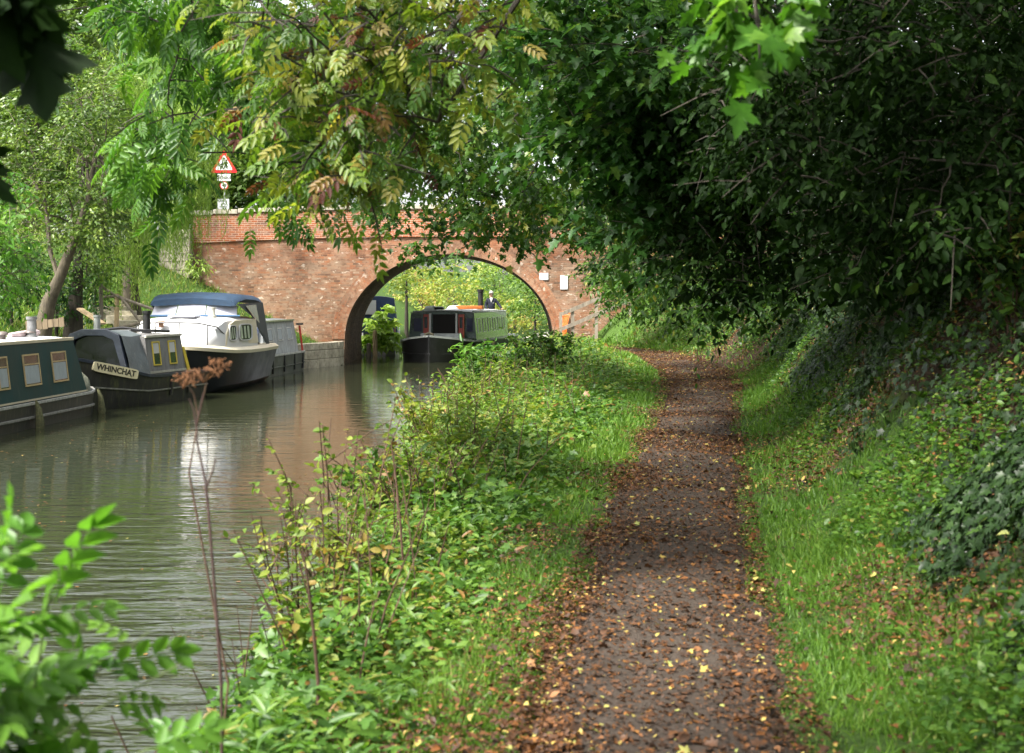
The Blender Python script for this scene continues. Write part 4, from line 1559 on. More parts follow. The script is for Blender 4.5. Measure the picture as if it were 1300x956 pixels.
# ---------------------------------------------------------- small furniture
def road_sign():
    p = at(285, 262, 51.2)
    base = Vector((p[0], 51.2, 3.62))
    r = empty('road_sign', base, 0, 'red triangular school crossing sign with plates on one pole behind the bridge parapet', 'sign')
    grey = M('galvanised_pole', (.45, .46, .46), .5, metal=.4, var=.1)
    wh = M('reflective_white', (.80, .80, .80), .4, var=.04)
    rd = M('sign_red', (.55, .012, .015), .4, var=.05)
    bk = M('sign_black', (.012, .012, .015), .5)
    mb = MB(); mb.tube([(0, 0, 0), (0, 0, 3.3)], .038, 12); mb.build('pole', grey, r, smooth=True)

    def tri(cx, cz, h, y):
        w = h / math.sqrt(3) * 1.02
        pts = []
        for a, b, c in (((0, h * .62), (-w, -h * .38), (w, -h * .38)),):
            corners = [a, b, c]
            for i in range(3):
                p0 = Vector(corners[i]); pn = Vector(corners[(i + 1) % 3]); pp = Vector(corners[i - 1])
                for t in (.0, .5, 1.0):
                    u = p0 + (pp - p0).normalized() * .05 * (1 - t) + (pn - p0).normalized() * .05 * t
                    pts.append((cx + u.x, y, cz + u.y))
        return pts

    def plate(name, pts, th, mat, par):
        mb = MB(); n = len(pts)
        mb.add(pts + [(x, y + th, z) for x, y, z in pts], [tuple(range(n)), tuple(range(2 * n - 1, n - 1, -1))] + [(i, i + n, (i + 1) % n + n, (i + 1) % n) for i in range(n)])
        return mb.build(name, mat, par)
    cz = 2.86
    t = plate('warning_triangle', tri(0, cz, .84, -.075), .02, rd, r)
    plate('white_field', tri(0, cz - .005, .56, -.080), .004, wh, t)
    # two walking figures, the taller leading
    for cx, s in ((-.075, .8), (.065, 1.0)):
        mb = MB()
        y = -.086
        def limb(a, b, w):
            mb.bar((cx + a[0] * s, y, cz - .17 + a[1] * s), (cx + b[0] * s, y, cz - .17 + b[1] * s), w * s, .006, up=(0, 1, 0))
        limb((.0, .12), (.012, .25), .062)
        limb((-.003, .13), (-.06, .03), .034); limb((-.06, .035), (-.085, -.0), .028)
        limb((.005, .13), (.045, .05), .034); limb((.045, .055), (.05, 0), .028)
        limb((-.005, .24), (-.075, .16), .026); limb((.02, .24), (.08, .17), .026)
        c = (cx + .015 * s, cz - .17 + .295 * s)
        hd = [(c[0] + .033 * s * math.cos(a), y - .003, c[1] + .036 * s * math.sin(a)) for a in np.linspace(0, 2 * math.pi, 14, endpoint=False)]
        mb.add(hd, [tuple(range(14))])
        mb.build('walking_figure', bk, t)

    def rect(cx, cz, w, h, y):
        return [(cx - w / 2, y, cz - h / 2), (cx + w / 2, y, cz - h / 2), (cx + w / 2, y, cz + h / 2), (cx - w / 2, y, cz + h / 2)]
    p1 = plate('word_plate', rect(0, 2.375, .47, .25, -.075), .02, wh, r)
    text_mesh('word', 'School', .185, (0, -.078, 2.375), (1, 0, 0), (0, 0, 1), bk, p1, bold=.002)
    cir = [(.155 * math.cos(a), -.075, 2.085 + .155 * math.sin(a)) for a in np.linspace(0, 2 * math.pi, 28, endpoint=False)]
    c1 = plate('speed_roundel', cir, .02, rd, r)
    plate('white_field', [(.118 * math.cos(a), -.079, 2.085 + .118 * math.sin(a)) for a in np.linspace(0, 2 * math.pi, 28, endpoint=False)], .003, wh, c1)
    text_mesh('number', '40', .15, (0, -.083, 2.085), (1, 0, 0), (0, 0, 1), bk, c1, bold=.003)
    p2 = plate('notice_plate', rect(-.03, 1.42, .42, .36, -.075), .02, wh, r)
    mb = MB()
    for dz, w in ((.10, .3), (.0, .1), (-.1, .28)):
        mb.box((-.03, -.078, 1.42 + dz), (w, .004, .035))
    mb.build('worn_lettering', M('faded_grey', (.35, .35, .37), .6), p2)


road_sign()


def notice(px, py, w, h, label):
    p = at(px, py, YF - .03)
    r = empty('notice_plate', (p[0], YF - .012, p[2] - h / 2), 0, label, 'notice')
    mb = MB(); mb.box((0, -.012, h / 2), (w, .02, h)); mb.build('plate', white_p, r, bevel=.004)
    mb = MB()
    for x in (-w / 2 + .03, w / 2 - .03):
        for z in (.03, h - .03):
            mb.lathe((x, 0, 0), [(.010, 0), (.008, .005), (.001, .006)], 8)
            for i in range(len(mb.v) - 24, len(mb.v)):
                vx, vy, vz = mb.v[i]
                mb.v[i] = (vx, -.0235 - vz, z + vy)
    mb.build('bolt', alu, r)


notice(690.5, 351, .32, .25, 'small blank white plate on the bridge brickwork right of the arch')
notice(716, 358.5, .27, .50, 'upright blank white plate on the bridge beside the hanging leaves')


def right_fence():
    p = at(714, 424, 49.0)
    z = lambda x, y: float(ground_z(x, y))
    r = empty('wooden_fence', (1.8, 49.0, z(1.8, 49.0)), 0, 'grey timber post and rail fence climbing the grass bank against the bridge', 'fence')
    o = Vector(r.location)
    top = [Vector(at(712, 399, 49.2)), Vector(at(727, 393, 49.25)), Vector(at(757, 380, 49.3)), Vector(at(800, 362, 49.35))]
    for i in (0, 1, 2, 3):
        t = top[i]
        mb = MB()
        g = z(t.x, t.y)
        mb.box(Vector((t.x, t.y, (g - .2 + t.z + .06) / 2)) - o, (.11, .11, t.z + .06 - g + .2), taper=.97)
        mb.build('post', wood_grey, r)
    mb = MB()
    for dz in (0, -.52):
        for a, b in zip(top[:-1], top[1:]):
            mb.bar(a - o + Vector((0, -.075, dz)), b - o + Vector((0, -.075, dz)), .04, .13)
    mb.build('rail', wood_grey, r)
    # orange barrier mesh against the bridge
    n = empty('barrier_mesh', tuple(np.array([1.62, 49.85, .2])), 0, 'strip of orange plastic barrier mesh hanging at the right foot of the arch', 'barrier')
    mb = MB()
    for i in range(7):
        x = .03 + .04 * i
        mb.tube([(x, .0, 0.1), (x + .05, -.02, .5), (x + .16, .01, .98)], .012, 4)
    for j in range(11):
        zz = .12 + .085 * j
        mb.tube([(.03 + .06 * j / 11 + .05, -.015, zz), (.29 + .12 * j / 11, .0, zz + .02)], .012, 4)
    mb.build('mesh_strip', M('orange_plastic', (.75, .17, .02), .5, var=.2), n)


right_fence()


def left_fence():
    r = empty('wooden_fence', (-11.2, 40.0, float(ground_z(-11.2, 40))), 0, 'rustic pole fence with a slanting brace on the grassy bank behind the boats', 'fence')
    o = Vector(r.location)
    A = lambda x, y, d=40.0: Vector(at(x, y, d)) - o
    mb = MB(); mb.tube([A(148, 419), A(148.5, 373)], .065, 8); mb.build('post', wood_tan, r)
    mb = MB(); mb.tube([A(207, 421), A(206, 392)], .055, 8); mb.build('post', wood_grey, r)
    mb = MB(); mb.tube([A(129, 412), A(128, 360)], .055, 8); mb.build('post', wood_grey, r)
    mb = MB(); mb.tube([A(126, 362, 40.1), A(150, 377, 39.95), A(207, 397, 40)], .045, 7); mb.build('rail', wood_grey, r)
    mb = MB(); mb.tube([A(149, 416), A(212, 404)], .045, 7); mb.build('rail', wood_grey, r)
    mb = MB(); mb.tube([A(152, 376, 39.9), A(186, 418, 39.9)], .04, 7); mb.build('brace', wood_grey, r)
    mb = MB(); mb.tube([A(132, 377), A(147, 376)], .04, 7); mb.build('rail', wood_grey, r)
    e = empty('plank', Vector(at(115, 402, 38.5)), 0, 'pale sawn plank slanting down the bank between the tree and the fence', 'plank')
    mb = MB(); mb.bar(Vector(at(101, 392, 38.5)) - Vector(e.location), Vector(at(131, 411, 38.0)) - Vector(e.location), .2, .05)
    mb.build('board', wood_tan, e)
    b = empty('timber_edging', Vector(at(55, 414, 34)), 0, 'low row of timber edging boards under the leaning tree', 'edging')
    mb = MB()
    for i in range(7):
        x0, x1 = 33 + i * 7, 39.4 + i * 7
        p0, p1 = Vector(at(x0, 414 - i * .8, 34)), Vector(at(x1, 413.5 - i * .8, 34))
        mb.bar(p0 - Vector(b.location), p1 - Vector(b.location), .04, .22 + random.uniform(-.03, .03))
    mb.build('board', wood_dk, b)
    s = empty('stone_steps', Vector(at(160, 410, 41)), 0, 'few worn concrete steps set in the grass behind the fence post', 'steps')
    mb = MB()
    for i in range(4):
        c = Vector(at(168 - i * 9, 412 - i * 6, 41 + .35 * i)) - Vector(s.location)
        mb.box(c, (1.0, .45, .25))
    mb.build('step', stonewall, s, bevel=.02)


left_fence()

# -------------------------------------------------------------- vegetation
bark_d = bark_mat('dark_bark', (.020, .016, .011), (.06, .05, .036))
bark_g = bark_mat('grey_brown_bark', (.035, .028, .018), (.11, .09, .058))
stem_b = M('dead_stem', (.075, .040, .024), .9, var=.4, scale=30)
stem_g = M('green_stem', (.09, .12, .04), .7, var=.4, scale=20)

lm_dark = leaf_mat('dark_maple_leaf', [(0, (.012, .042, .008)), (.5, (.028, .085, .016)), (.85, (.055, .135, .026)), (1, (.11, .17, .03))], trans=.33, rough=.42, spec=.35)
lm_shade = leaf_mat('deep_shade_leaf', [(0, (.006, .018, .003)), (.5, (.013, .034, .005)), (.9, (.030, .070, .010)), (1, (.06, .10, .015))], trans=.22, rough=.6, spec=.10)  # leaf colour darkened to stand in for the right side's shade
lm_mid = leaf_mat('field_maple_leaf', [(0, (.018, .052, .008)), (.5, (.040, .100, .014)), (.85, (.08, .155, .024)), (1, (.18, .19, .03))], trans=.36, rough=.45, spec=.28)
lm_bright = leaf_mat('bright_maple_leaf', [(0, (.03, .095, .010)), (.5, (.06, .165, .016)), (1, (.12, .23, .03))], trans=.45, rough=.4)
lm_ash = leaf_mat('ash_leaf', [(0, (.026, .078, .012)), (.5, (.055, .145, .020)), (1, (.11, .22, .03))], trans=.42, rough=.4)
lm_yash = leaf_mat('yellowing_ash_leaf', [(0, (.05, .12, .016)), (.4, (.105, .185, .022)), (.7, (.20, .235, .03)), (.88, (.26, .21, .05)), (.96, (.17, .085, .03)), (1, (.09, .03, .02))], trans=.42, rough=.45)
lm_wil = leaf_mat('willow_leaf', [(0, (.11, .20, .03)), (.5, (.20, .32, .05)), (1, (.32, .43, .10))], trans=.4, rough=.42, tboost=1.4)
lm_olive = leaf_mat('olive_leaf', [(0, (.035, .072, .012)), (.5, (.08, .14, .022)), (1, (.18, .25, .05))], trans=.3, rough=.4)
lm_bg = leaf_mat('far_leaf', [(0, (.045, .10, .018)), (.5, (.09, .17, .03)), (1, (.19, .27, .05))], trans=.38, rough=.45)
lm_bgy = leaf_mat('far_yellow_leaf', [(0, (.10, .16, .025)), (.5, (.21, .27, .045)), (.9, (.36, .38, .11)), (1, (.34, .24, .08))], trans=.4, rough=.5)
lm_ivy = leaf_mat('ivy_leaf', [(0, (.007, .019, .005)), (.5, (.018, .042, .010)), (.85, (.042, .085, .017)), (1, (.14, .14, .035))], trans=.15, rough=.42, spec=.28)
lm_weed = leaf_mat('weed_leaf', [(0, (.03, .075, .014)), (.45, (.06, .14, .02)), (.8, (.12, .21, .03)), (.95, (.22, .22, .05)), (1, (.22, .12, .04))], trans=.38, rough=.45)
lm_yweed = leaf_mat('yellow_weed_leaf', [(0, (.06, .12, .015)), (.5, (.12, .19, .025)), (.85, (.22, .25, .04)), (1, (.25, .17, .05))], trans=.42, rough=.5)
lm_sap = leaf_mat('sapling_leaf', [(0, (.04, .12, .014)), (.5, (.075, .19, .022)), (1, (.15, .28, .045))], trans=.45, rough=.4)
lm_grass = leaf_mat('grass_blade', [(0, (.045, .105, .014)), (.5, (.09, .19, .021)), (.9, (.16, .26, .035)), (1, (.26, .24, .09))], trans=.35, rough=.5)
lm_lit = leaf_mat('fallen_leaf', [(0, (.030, .015, .008)), (.35, (.075, .032, .013)), (.62, (.16, .062, .016)), (.85, (.27, .13, .035)), (.95, (.36, .26, .07)), (1, (.22, .25, .07))], trans=.1, rough=.6)


def T0(n, lo=.2, hi=.75):
    return rng.uniform(lo, hi, n)


def spec_of(tmpl, ntw, nleaf, size, lo=.2, hi=.75, **k):
    def f(lv, C, rad, out):
        return sprays(lv, tmpl, C, rad, out, ntw, nleaf, size, T0(len(C), lo, hi), **k)
    return f


def gz(x, y):
    return float(ground_z(x, y))


def trunk_to(x, y, h, lean=(0, 0), n=5, wob=.12):
    z = gz(x, y) - .2
    pts = []
    for i in range(n):
        t = i / (n - 1)
        pts.append((x + lean[0] * t + (rng.normal(0, wob) if 0 < i else 0), y + lean[1] * t + (rng.normal(0, wob) if 0 < i else 0), z + (h + .2) * t))
    return pts


def clear(C, *boxes):
    """drop clumps from gaps in a crown (photo spans)"""
    u = 650 + C[:, 0] / C[:, 1] * F; q = HOR - (C[:, 2] - EYE) / C[:, 1] * F
    k = np.ones(len(C), bool)
    for x0, x1, y0, y1 in boxes:
        k &= ~((u > x0) & (u < x1) & (q > y0) & (q < y1))
    return C[k]


# ---- right bank: canopy from near to far, crown tops added above view to block light
def right_trees():
    # overhanging sycamore whose branch tips hang close overhead
    C = np.concatenate([px_cloud([(925, 990, -20, 80, 4.8, 5.4, 6)])])
    tree('sycamore_tree', 'sycamore whose big bright green lobed leaves hang low near the top right', 'tree',
         trunk_to(4.6, 3.2, 6.5, (-.6, .6)), .2, np.concatenate([C, ell((2.6, 4.4, 4.9), (2.2, 1.6, .9), 16)]), np.concatenate([np.full(6, .24), np.full(16, .7)]),
         lambda lv, c, r, o: (sprays(lv, T_MAPLE, c[:6], r[:6], None, 5, 4, .085, .45, .2, up=.7, jit=.5, droop=.5, tl=(.5, .9), flat=.5),
                              sprays(lv, T_MAPLE, c[6:], r[6:], o[6:], 7, 7, .14, .2, .2, up=1, jit=.5, droop=.4))[1], bark_d, lm_bright, limb_r=.045)
    # the dark leaf hanging in the top left corner belongs to a tree over the photographer
    C = np.concatenate([px_cloud([(-40, 25, -45, 15, 3.5, 3.8, 3), (-80, -20, 60, 180, 4.4, 5.0, 4)]), ell((-.6, 2.2, 4.2), (1.6, 1.8, .6), 12)])
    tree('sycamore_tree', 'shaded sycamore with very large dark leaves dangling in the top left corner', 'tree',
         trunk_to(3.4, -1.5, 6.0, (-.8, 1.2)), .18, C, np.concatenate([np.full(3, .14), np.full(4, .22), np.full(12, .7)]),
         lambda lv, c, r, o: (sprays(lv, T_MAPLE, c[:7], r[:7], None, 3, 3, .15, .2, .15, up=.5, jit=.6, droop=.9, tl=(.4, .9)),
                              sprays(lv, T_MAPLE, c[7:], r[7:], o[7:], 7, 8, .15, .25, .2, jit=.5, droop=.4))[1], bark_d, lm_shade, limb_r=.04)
    # yellowing ash over the canal
    C = px_cloud([(300, 470, -10, 90, 7.0, 9.0, 13), (370, 540, 60, 160, 7, 8.8, 14), (390, 480, 150, 205, 7.2, 8.2, 6), (430, 620, -20, 60, 7.0, 10, 10), (300, 560, 0, 150, 7.5, 9.5, 14)])
    C = clear(C, (200, 320, 95, 300))
    C2 = ell((0.2, 7.5, 4.6), (2.4, 2, .8), 22)
    tree('ash_tree', 'ash tree with yellow and brown turning leaflets hanging at the top centre left', 'tree',
         trunk_to(4.9, 7.0, 5.6, (-1.4, .2)), .2, np.concatenate([C, C2]), np.concatenate([np.full(len(C), .40), np.full(22, .8)]),
         spec_of(T_ASH, 6, 5, .125, .05, .68, tint_j=.3, up=.8, jit=.5, droop=.22, spread=.5), bark_d, lm_yash, limb_r=.05, limb_from=(.6, 1), sag=.1)
    # green ash, farther left
    C = px_cloud([(155, 320, 120, 195, 10, 12.5, 9), (200, 390, 40, 140, 10, 13, 20), (80, 330, -20, 50, 9.5, 13, 18), (340, 400, 205, 232, 11, 12, 4), (0, 120, -20, 60, 10, 12, 8), (150, 205, 170, 215, 10.5, 11.5, 4)])
    C = clear(C, (228, 322, 105, 300))
    C = C[rng.uniform(size=len(C)) < np.where(650 + C[:, 0] / C[:, 1] * F < 210, .45, .85)]
    C2 = np.concatenate([ell((-1.2, 10.5, 5.4), (3.2, 2.4, .9), 26), ell((0.9, 7.5, 6.6), (4.4, 5.0, 1.1), 100, .1)])  # unseen upper crown, added to block sky over bank and path
    tree('ash_tree', 'fresh green ash tree with long drooping leaf sprays over the canal at the upper left', 'tree',
         trunk_to(5.6, 11.5, 6.2, (-2.0, -.4)), .22, np.concatenate([C, C2]), np.concatenate([np.full(len(C), .46), np.full(len(C2), .9)]),
         spec_of(T_ASH5, 7, 5, .20, .1, .85, tint_j=.22, up=.9, jit=.45, droop=.3, spread=.5), bark_d, lm_ash, limb_r=.055, limb_from=(.7, 1), sag=.08)
    # field maple hanging over the canal before the bridge
    C = px_cloud([(500, 700, 140, 225, 20, 26, 60), (430, 620, 150, 195, 19, 24, 26), (560, 740, 215, 275, 21, 27, 40), (475, 520, 225, 285, 22, 24, 6), (545, 620, 255, 292, 22, 25, 7), (515, 612, 312, 332, 25, 28, 4), (400, 760, 10, 150, 19, 28, 110), (640, 770, 225, 300, 22, 28, 26)])
    C2 = np.concatenate([ell((2, 22, 7.6), (4.2, 5, 1.6), 40), ell((2.8, 21, 8.8), (5.4, 7.5, 1.3), 120, .1)])  # upper clumps added overhead to shade the bank
    tree('field_maple', 'small leaved maple with dark branches hanging over the canal in front of the bridge', 'tree',
         trunk_to(7.0, 23.0, 6.8, (-2.2, -.6)), .26, np.concatenate([C, C2]), np.concatenate([np.full(len(C), .55), np.full(len(C2), 1.2)]),
         spec_of(T_MAPLE2, 8, 9, .085, .1, .8, tint_j=.2, up=1.1, jit=.45, droop=.25), bark_d, lm_mid, limb_r=.05, nlimb=150, limb_from=(.35, 1), sag=.1)
    # sycamore in front with layered sprays of bluish green leaves
    C = px_cloud([(720, 930, 80, 180, 14, 18, 50), (690, 860, 130, 215, 14.5, 17, 30), (760, 940, 180, 285, 14.5, 18, 50), (640, 940, -20, 100, 13, 18, 80)])
    C2 = np.concatenate([ell((3.2, 13, 6.6), (3.6, 3.5, 1.4), 36), ell((2.4, 13, 8.0), (5.2, 6.0, 1.3), 110, .1)])  # overhead crown added to keep sun and sky off the bank
    tree('sycamore_tree', 'sycamore with layered bluish green leaf sprays reaching left from the upper right of centre', 'tree',
         trunk_to(6.2, 15.0, 6.4, (-1.4, -.5)), .26, np.concatenate([C, C2]), np.concatenate([np.full(len(C), .55), np.full(len(C2), 1.1)]),
         spec_of(T_MAPLE2, 9, 9, .095, .15, .85, tint_j=.2, up=1.5, jit=.3, droop=.25, flat=.3, tl=(.7, 1.4)), bark_d, lm_dark, limb_r=.05, nlimb=110, sag=.08)
    # hazel and dark wall of leaves on the bank, near to far
    C = px_cloud([(930, 1340, 60, 230, 9, 12, 130), (960, 1340, -40, 80, 8.5, 12, 90), (1150, 1340, 190, 300, 8.5, 11, 44)])
    C2 = ell((4.4, 8.0, 5.6), (2.6, 3, 1.6), 40)
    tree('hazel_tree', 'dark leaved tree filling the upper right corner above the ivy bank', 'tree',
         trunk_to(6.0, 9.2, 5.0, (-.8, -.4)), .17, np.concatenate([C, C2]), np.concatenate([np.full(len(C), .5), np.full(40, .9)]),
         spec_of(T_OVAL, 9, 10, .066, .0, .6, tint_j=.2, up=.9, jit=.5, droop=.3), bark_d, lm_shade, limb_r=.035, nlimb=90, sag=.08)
    C = px_cloud([(850, 1100, 180, 360, 14, 19, 110), (930, 1150, 100, 220, 13, 17, 60), (1050, 1300, 230, 360, 10.5, 14, 60)])
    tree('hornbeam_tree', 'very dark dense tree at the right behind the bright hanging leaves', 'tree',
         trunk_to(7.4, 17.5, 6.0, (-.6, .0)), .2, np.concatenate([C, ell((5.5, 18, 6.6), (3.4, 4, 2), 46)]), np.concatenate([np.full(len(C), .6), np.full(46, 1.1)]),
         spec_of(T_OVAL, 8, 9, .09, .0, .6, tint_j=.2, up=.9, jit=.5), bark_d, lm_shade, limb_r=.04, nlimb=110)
    C = px_cloud([(760, 960, 210, 370, 26, 34, 120), (860, 1010, 300, 400, 24, 30, 50)])
    tree('beech_tree', 'dark green tree low over the bend of the path in the middle distance', 'tree',
         trunk_to(9.0, 31, 7.0, (-1.5, -.5)), .26, np.concatenate([C, ell((6, 30, 7.2), (4.4, 5, 2.4), 50)]), np.concatenate([np.full(len(C), .8), np.full(50, 1.3)]),
         spec_of(T_OVAL, 9, 9, .12, .05, .7, tint_j=.2, up=.9, jit=.5), bark_d, lm_mid, limb_r=.05, nlimb=90)
    C = px_cloud([(752, 880, 230, 355, 40, 46, 90), (770, 850, 350, 395, 42.5, 46, 30)])
    tree('maple_tree', 'bushy tree hiding the right end of the bridge above the fence', 'tree',
         trunk_to(7.6, 43.5, 6.0, (-1.4, -.3)), .2, np.concatenate([C, ell((6.5, 42, 6.6), (3, 3, 2), 36)]), np.concatenate([np.full(len(C), .8), np.full(36, 1.2)]),
         spec_of(T_OVAL, 9, 9, .115, .1, .85, tint_j=.22, up=.9, jit=.5), bark_d, lm_mid, limb_r=.05, nlimb=70)
    for (nm, lb), (x, y, rx, ry, zc, rz) in zip([('oak_tree', 'unseen spreading oak added on the bank to cast shade from the right'), ('oak_tree', 'unseen old oak added behind the camera to shade the path')], [(5.5, 2.5, 5.6, 4.6, 6.4, 2.6), (3.6, -6.0, 6.4, 5.0, 5.4, 3.2)]):  # both oaks are out of view, added to block sky and sun
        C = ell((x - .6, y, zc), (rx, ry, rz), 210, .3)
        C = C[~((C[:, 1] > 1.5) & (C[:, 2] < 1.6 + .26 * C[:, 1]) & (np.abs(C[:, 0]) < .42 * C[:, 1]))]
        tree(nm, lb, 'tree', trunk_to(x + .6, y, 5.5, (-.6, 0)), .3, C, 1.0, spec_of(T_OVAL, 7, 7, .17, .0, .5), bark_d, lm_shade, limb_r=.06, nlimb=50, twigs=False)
    # woodland standing along the top of the bank
    names = [('oak_tree', 'tall dark oak standing on top of the bank beyond the path bend'), ('oak_tree', 'second dark oak on the bank top, half hidden behind the layered sprays'),
             ('oak_tree', 'shadowed oak on the bank top behind the dark dense tree'), ('oak_tree', 'shadowed oak on the bank top above the ivy at the right edge')]
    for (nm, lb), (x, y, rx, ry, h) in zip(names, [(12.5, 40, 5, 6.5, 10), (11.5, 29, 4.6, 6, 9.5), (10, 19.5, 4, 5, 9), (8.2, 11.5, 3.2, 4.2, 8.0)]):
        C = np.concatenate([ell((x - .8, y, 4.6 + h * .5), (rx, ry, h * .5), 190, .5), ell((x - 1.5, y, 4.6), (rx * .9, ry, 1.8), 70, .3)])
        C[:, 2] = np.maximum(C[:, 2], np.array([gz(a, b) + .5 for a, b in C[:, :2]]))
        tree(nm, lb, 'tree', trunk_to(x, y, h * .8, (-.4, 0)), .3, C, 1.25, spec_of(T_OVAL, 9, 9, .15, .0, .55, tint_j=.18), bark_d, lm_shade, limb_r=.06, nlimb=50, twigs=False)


right_trees()


# ---- far bank and background
def left_trees():
    C = np.concatenate([px_cloud([(0, 150, 130, 300, 35, 39, 110), (30, 160, 90, 180, 36, 39, 34), (100, 150, 240, 300, 35.5, 37, 16)])])
    tp = [at(48, 417, 36.5), at(62, 382, 36.5), at(76, 352, 36.4), at(96, 300, 36.3), at(112, 255, 36.4), at(122, 190, 36.6)]
    tp[0][2] = gz(tp[0][0], tp[0][1]) - .15
    tree('crack_willow', 'olive green tree with a leaning forked trunk on the far bank', 'tree', tp, .21, C, .75,
         spec_of(T_DIA, 10, 10, .10, .1, .8, tint_j=.25, up=.7, jit=.7, tl=(.5, 1.1)), bark_g, lm_olive, limb_r=.06, nlimb=60, limb_from=(.35, 1))
    C = px_cloud([(70, 170, 60, 330, 40, 43, 60), (80, 140, 320, 372, 39, 41, 10)])
    tp = [at(91, 417, 39.5), at(96, 380, 39.5), at(99, 345, 39.6), at(101, 290, 39.8), at(106, 200, 40)]
    tp[0][2] = gz(tp[0][0], tp[0][1]) - .15
    tree('alder_tree', 'tree with an upright dark trunk beside the leaning one on the far bank', 'tree', tp, .24, C, .85,
         spec_of(T_DIA, 10, 10, .11, .1, .7, tint_j=.22, up=.7, jit=.7), bark_d, lm_bg, limb_r=.06, nlimb=40, limb_from=(.4, 1))
    # weeping willow: hanging strands
    tops = np.concatenate([px_cloud([(135, 265, 70, 170, 41, 46, 150), (170, 262, 160, 250, 42, 46, 120), (115, 200, 200, 300, 40.5, 44, 70), (120, 180, 280, 330, 40, 42, 20), (190, 245, 250, 300, 43, 45.5, 20)])])
    def wil(lv, C, rad, out):
        n = len(C)
        per = 5
        i0 = np.repeat(np.arange(n), per)
        st = C[i0] + rng.normal(0, .38, (len(i0), 3))
        L = rng.uniform(.7, 1.9, len(i0))
        k = 34
        ii = np.repeat(np.arange(len(i0)), k); t = np.tile(np.linspace(.02, 1, k), len(i0))
        dx = rng.normal(0, .16, (len(i0), 2))
        P = st[ii].copy()
        P[:, :2] += dx[ii] * (t ** .6)[:, None]
        P[:, 2] += .25 * np.sin(t * 2.2) - L[ii] * t ** 1.2
        Y = np.stack([rng.normal(0, .5, len(ii)), rng.normal(0, .5, len(ii)), np.full(len(ii), -1.0)], 1)
        lv.add(T_WIL, P, Y, rvec(len(ii)) + np.array([0, -.4, .5]), rng.uniform(.10, .16, len(ii)), np.repeat(rng.uniform(.15, .85, len(i0)), k) + rng.normal(0, .15, len(ii)))
        return None, None
    x0, y0 = -11.9, 44.5
    tree('weeping_willow', 'pale green weeping willow hanging in front of the left end of the bridge', 'tree',
         trunk_to(x0, y0, 7.5, (.4, -.3), wob=.2), .3, tops, 1.0, wil, bark_g, lm_wil, limb_r=.06, nlimb=60, twigs=False, limb_from=(.5, 1))
    # bush at the far left edge with yellow green leaves
    C = px_cloud([(-60, 18, 190, 385, 27, 30, 46), (0, 28, 300, 385, 27.5, 29.5, 10)])
    tree('elder_bush', 'yellow green bush leaning in at the left edge above the green boat', 'bush', [(-11.9, 28.6, gz(-11.9, 28.6) - .1), (-11.6, 28.5, 1.6), (-11.2, 28.4, 3.0)], .09, C, .6,
         spec_of(T_OVAL, 8, 8, .12, .3, .9, tint_j=.2, up=.9, droop=.5), bark_g, lm_sap, limb_r=.03)
    # dark undergrowth below the willows
    for lb, box, n in (('dark laurel shrub under the leaning tree on the far bank', (-20, 48, 320, 385, 37, 39, 40), 40), ('dark shrub between the two trunks on the far bank', (52, 84, 352, 400, 38.5, 40.5, 18), 18), ('shadowy shrub behind the dark trunk, under the willow', (104, 140, 330, 380, 41, 43, 22), 22), ('low leafy shrub on the grass just left of the fence post', (112, 135, 385, 405, 41.5, 42.5, 8), 8)):
        C = px_cloud([box])
        c = C.mean(0)
        tree('shrub', lb, 'shrub', [(c[0], c[1], gz(c[0], c[1]) - .1), (c[0], c[1], max(gz(c[0], c[1]) + .3, c[2]))], .05, C, .5, spec_of(T_OVAL, 8, 8, .10, .0, .5), bark_d, lm_dark, limb_r=.02, twigs=False)
    # small buddleia rooted in the stone wing wall
    C = px_cloud([(238, 262, 328, 345, 49.0, 49.5, 9)])
    tree('buddleia', 'little buddleia tuft sprouting from the stone wall joint beside the bridge', 'plant', [at(251, 372, 49.45), at(251, 350, 49.4), at(250, 338, 49.3)], .025, C, .32, spec_of(T_LANCE, 6, 8, .13, .4, .9, droop=.5), bark_d, lm_wil, limb_r=.012)
    # trees beyond the bridge: every one its own crown
    rows = [
        ('lime_tree', 'tall bright tree behind the road sign at the left end of the bridge', -15.5, 66, 4.6, 13.5, lm_bg, .3, .95),
        ('lime_tree', 'broad mid green tree behind the middle of the bridge parapet', -9.5, 62, 6.0, 15.5, lm_bg, .15, .8),
        ('lime_tree', 'tree just right of the arch crown beyond the bridge, seen through hanging leaves', 4.6, 61, 6.4, 15.5, lm_bg, .1, .75),
        ('lime_tree', 'far tree beyond the right end of the bridge, mostly hidden by dark foliage', 11.5, 66, 5.6, 15.0, lm_bg, .1, .7),
        ('poplar_tree', 'tall pale tree behind the weeping willow on the far bank', -18.5, 56, 4.2, 13.0, lm_wil, .1, .7),
        ('poplar_tree', 'olive green tree standing on the bank top right behind the leaning tree', -16.8, 50, 4.0, 9.5, lm_olive, .1, .7),
        ('poplar_tree', 'tall green tree farthest back at the left, above the olive green one', -22.5, 65, 5.0, 11.5, lm_bg, .1, .6),
        ('hawthorn_tree', 'roundish bright tree peeping over the parapet between sign and ash leaves', -10.5, 61, 2.6, 8.2, lm_bg, .4, 1.0),
    ]
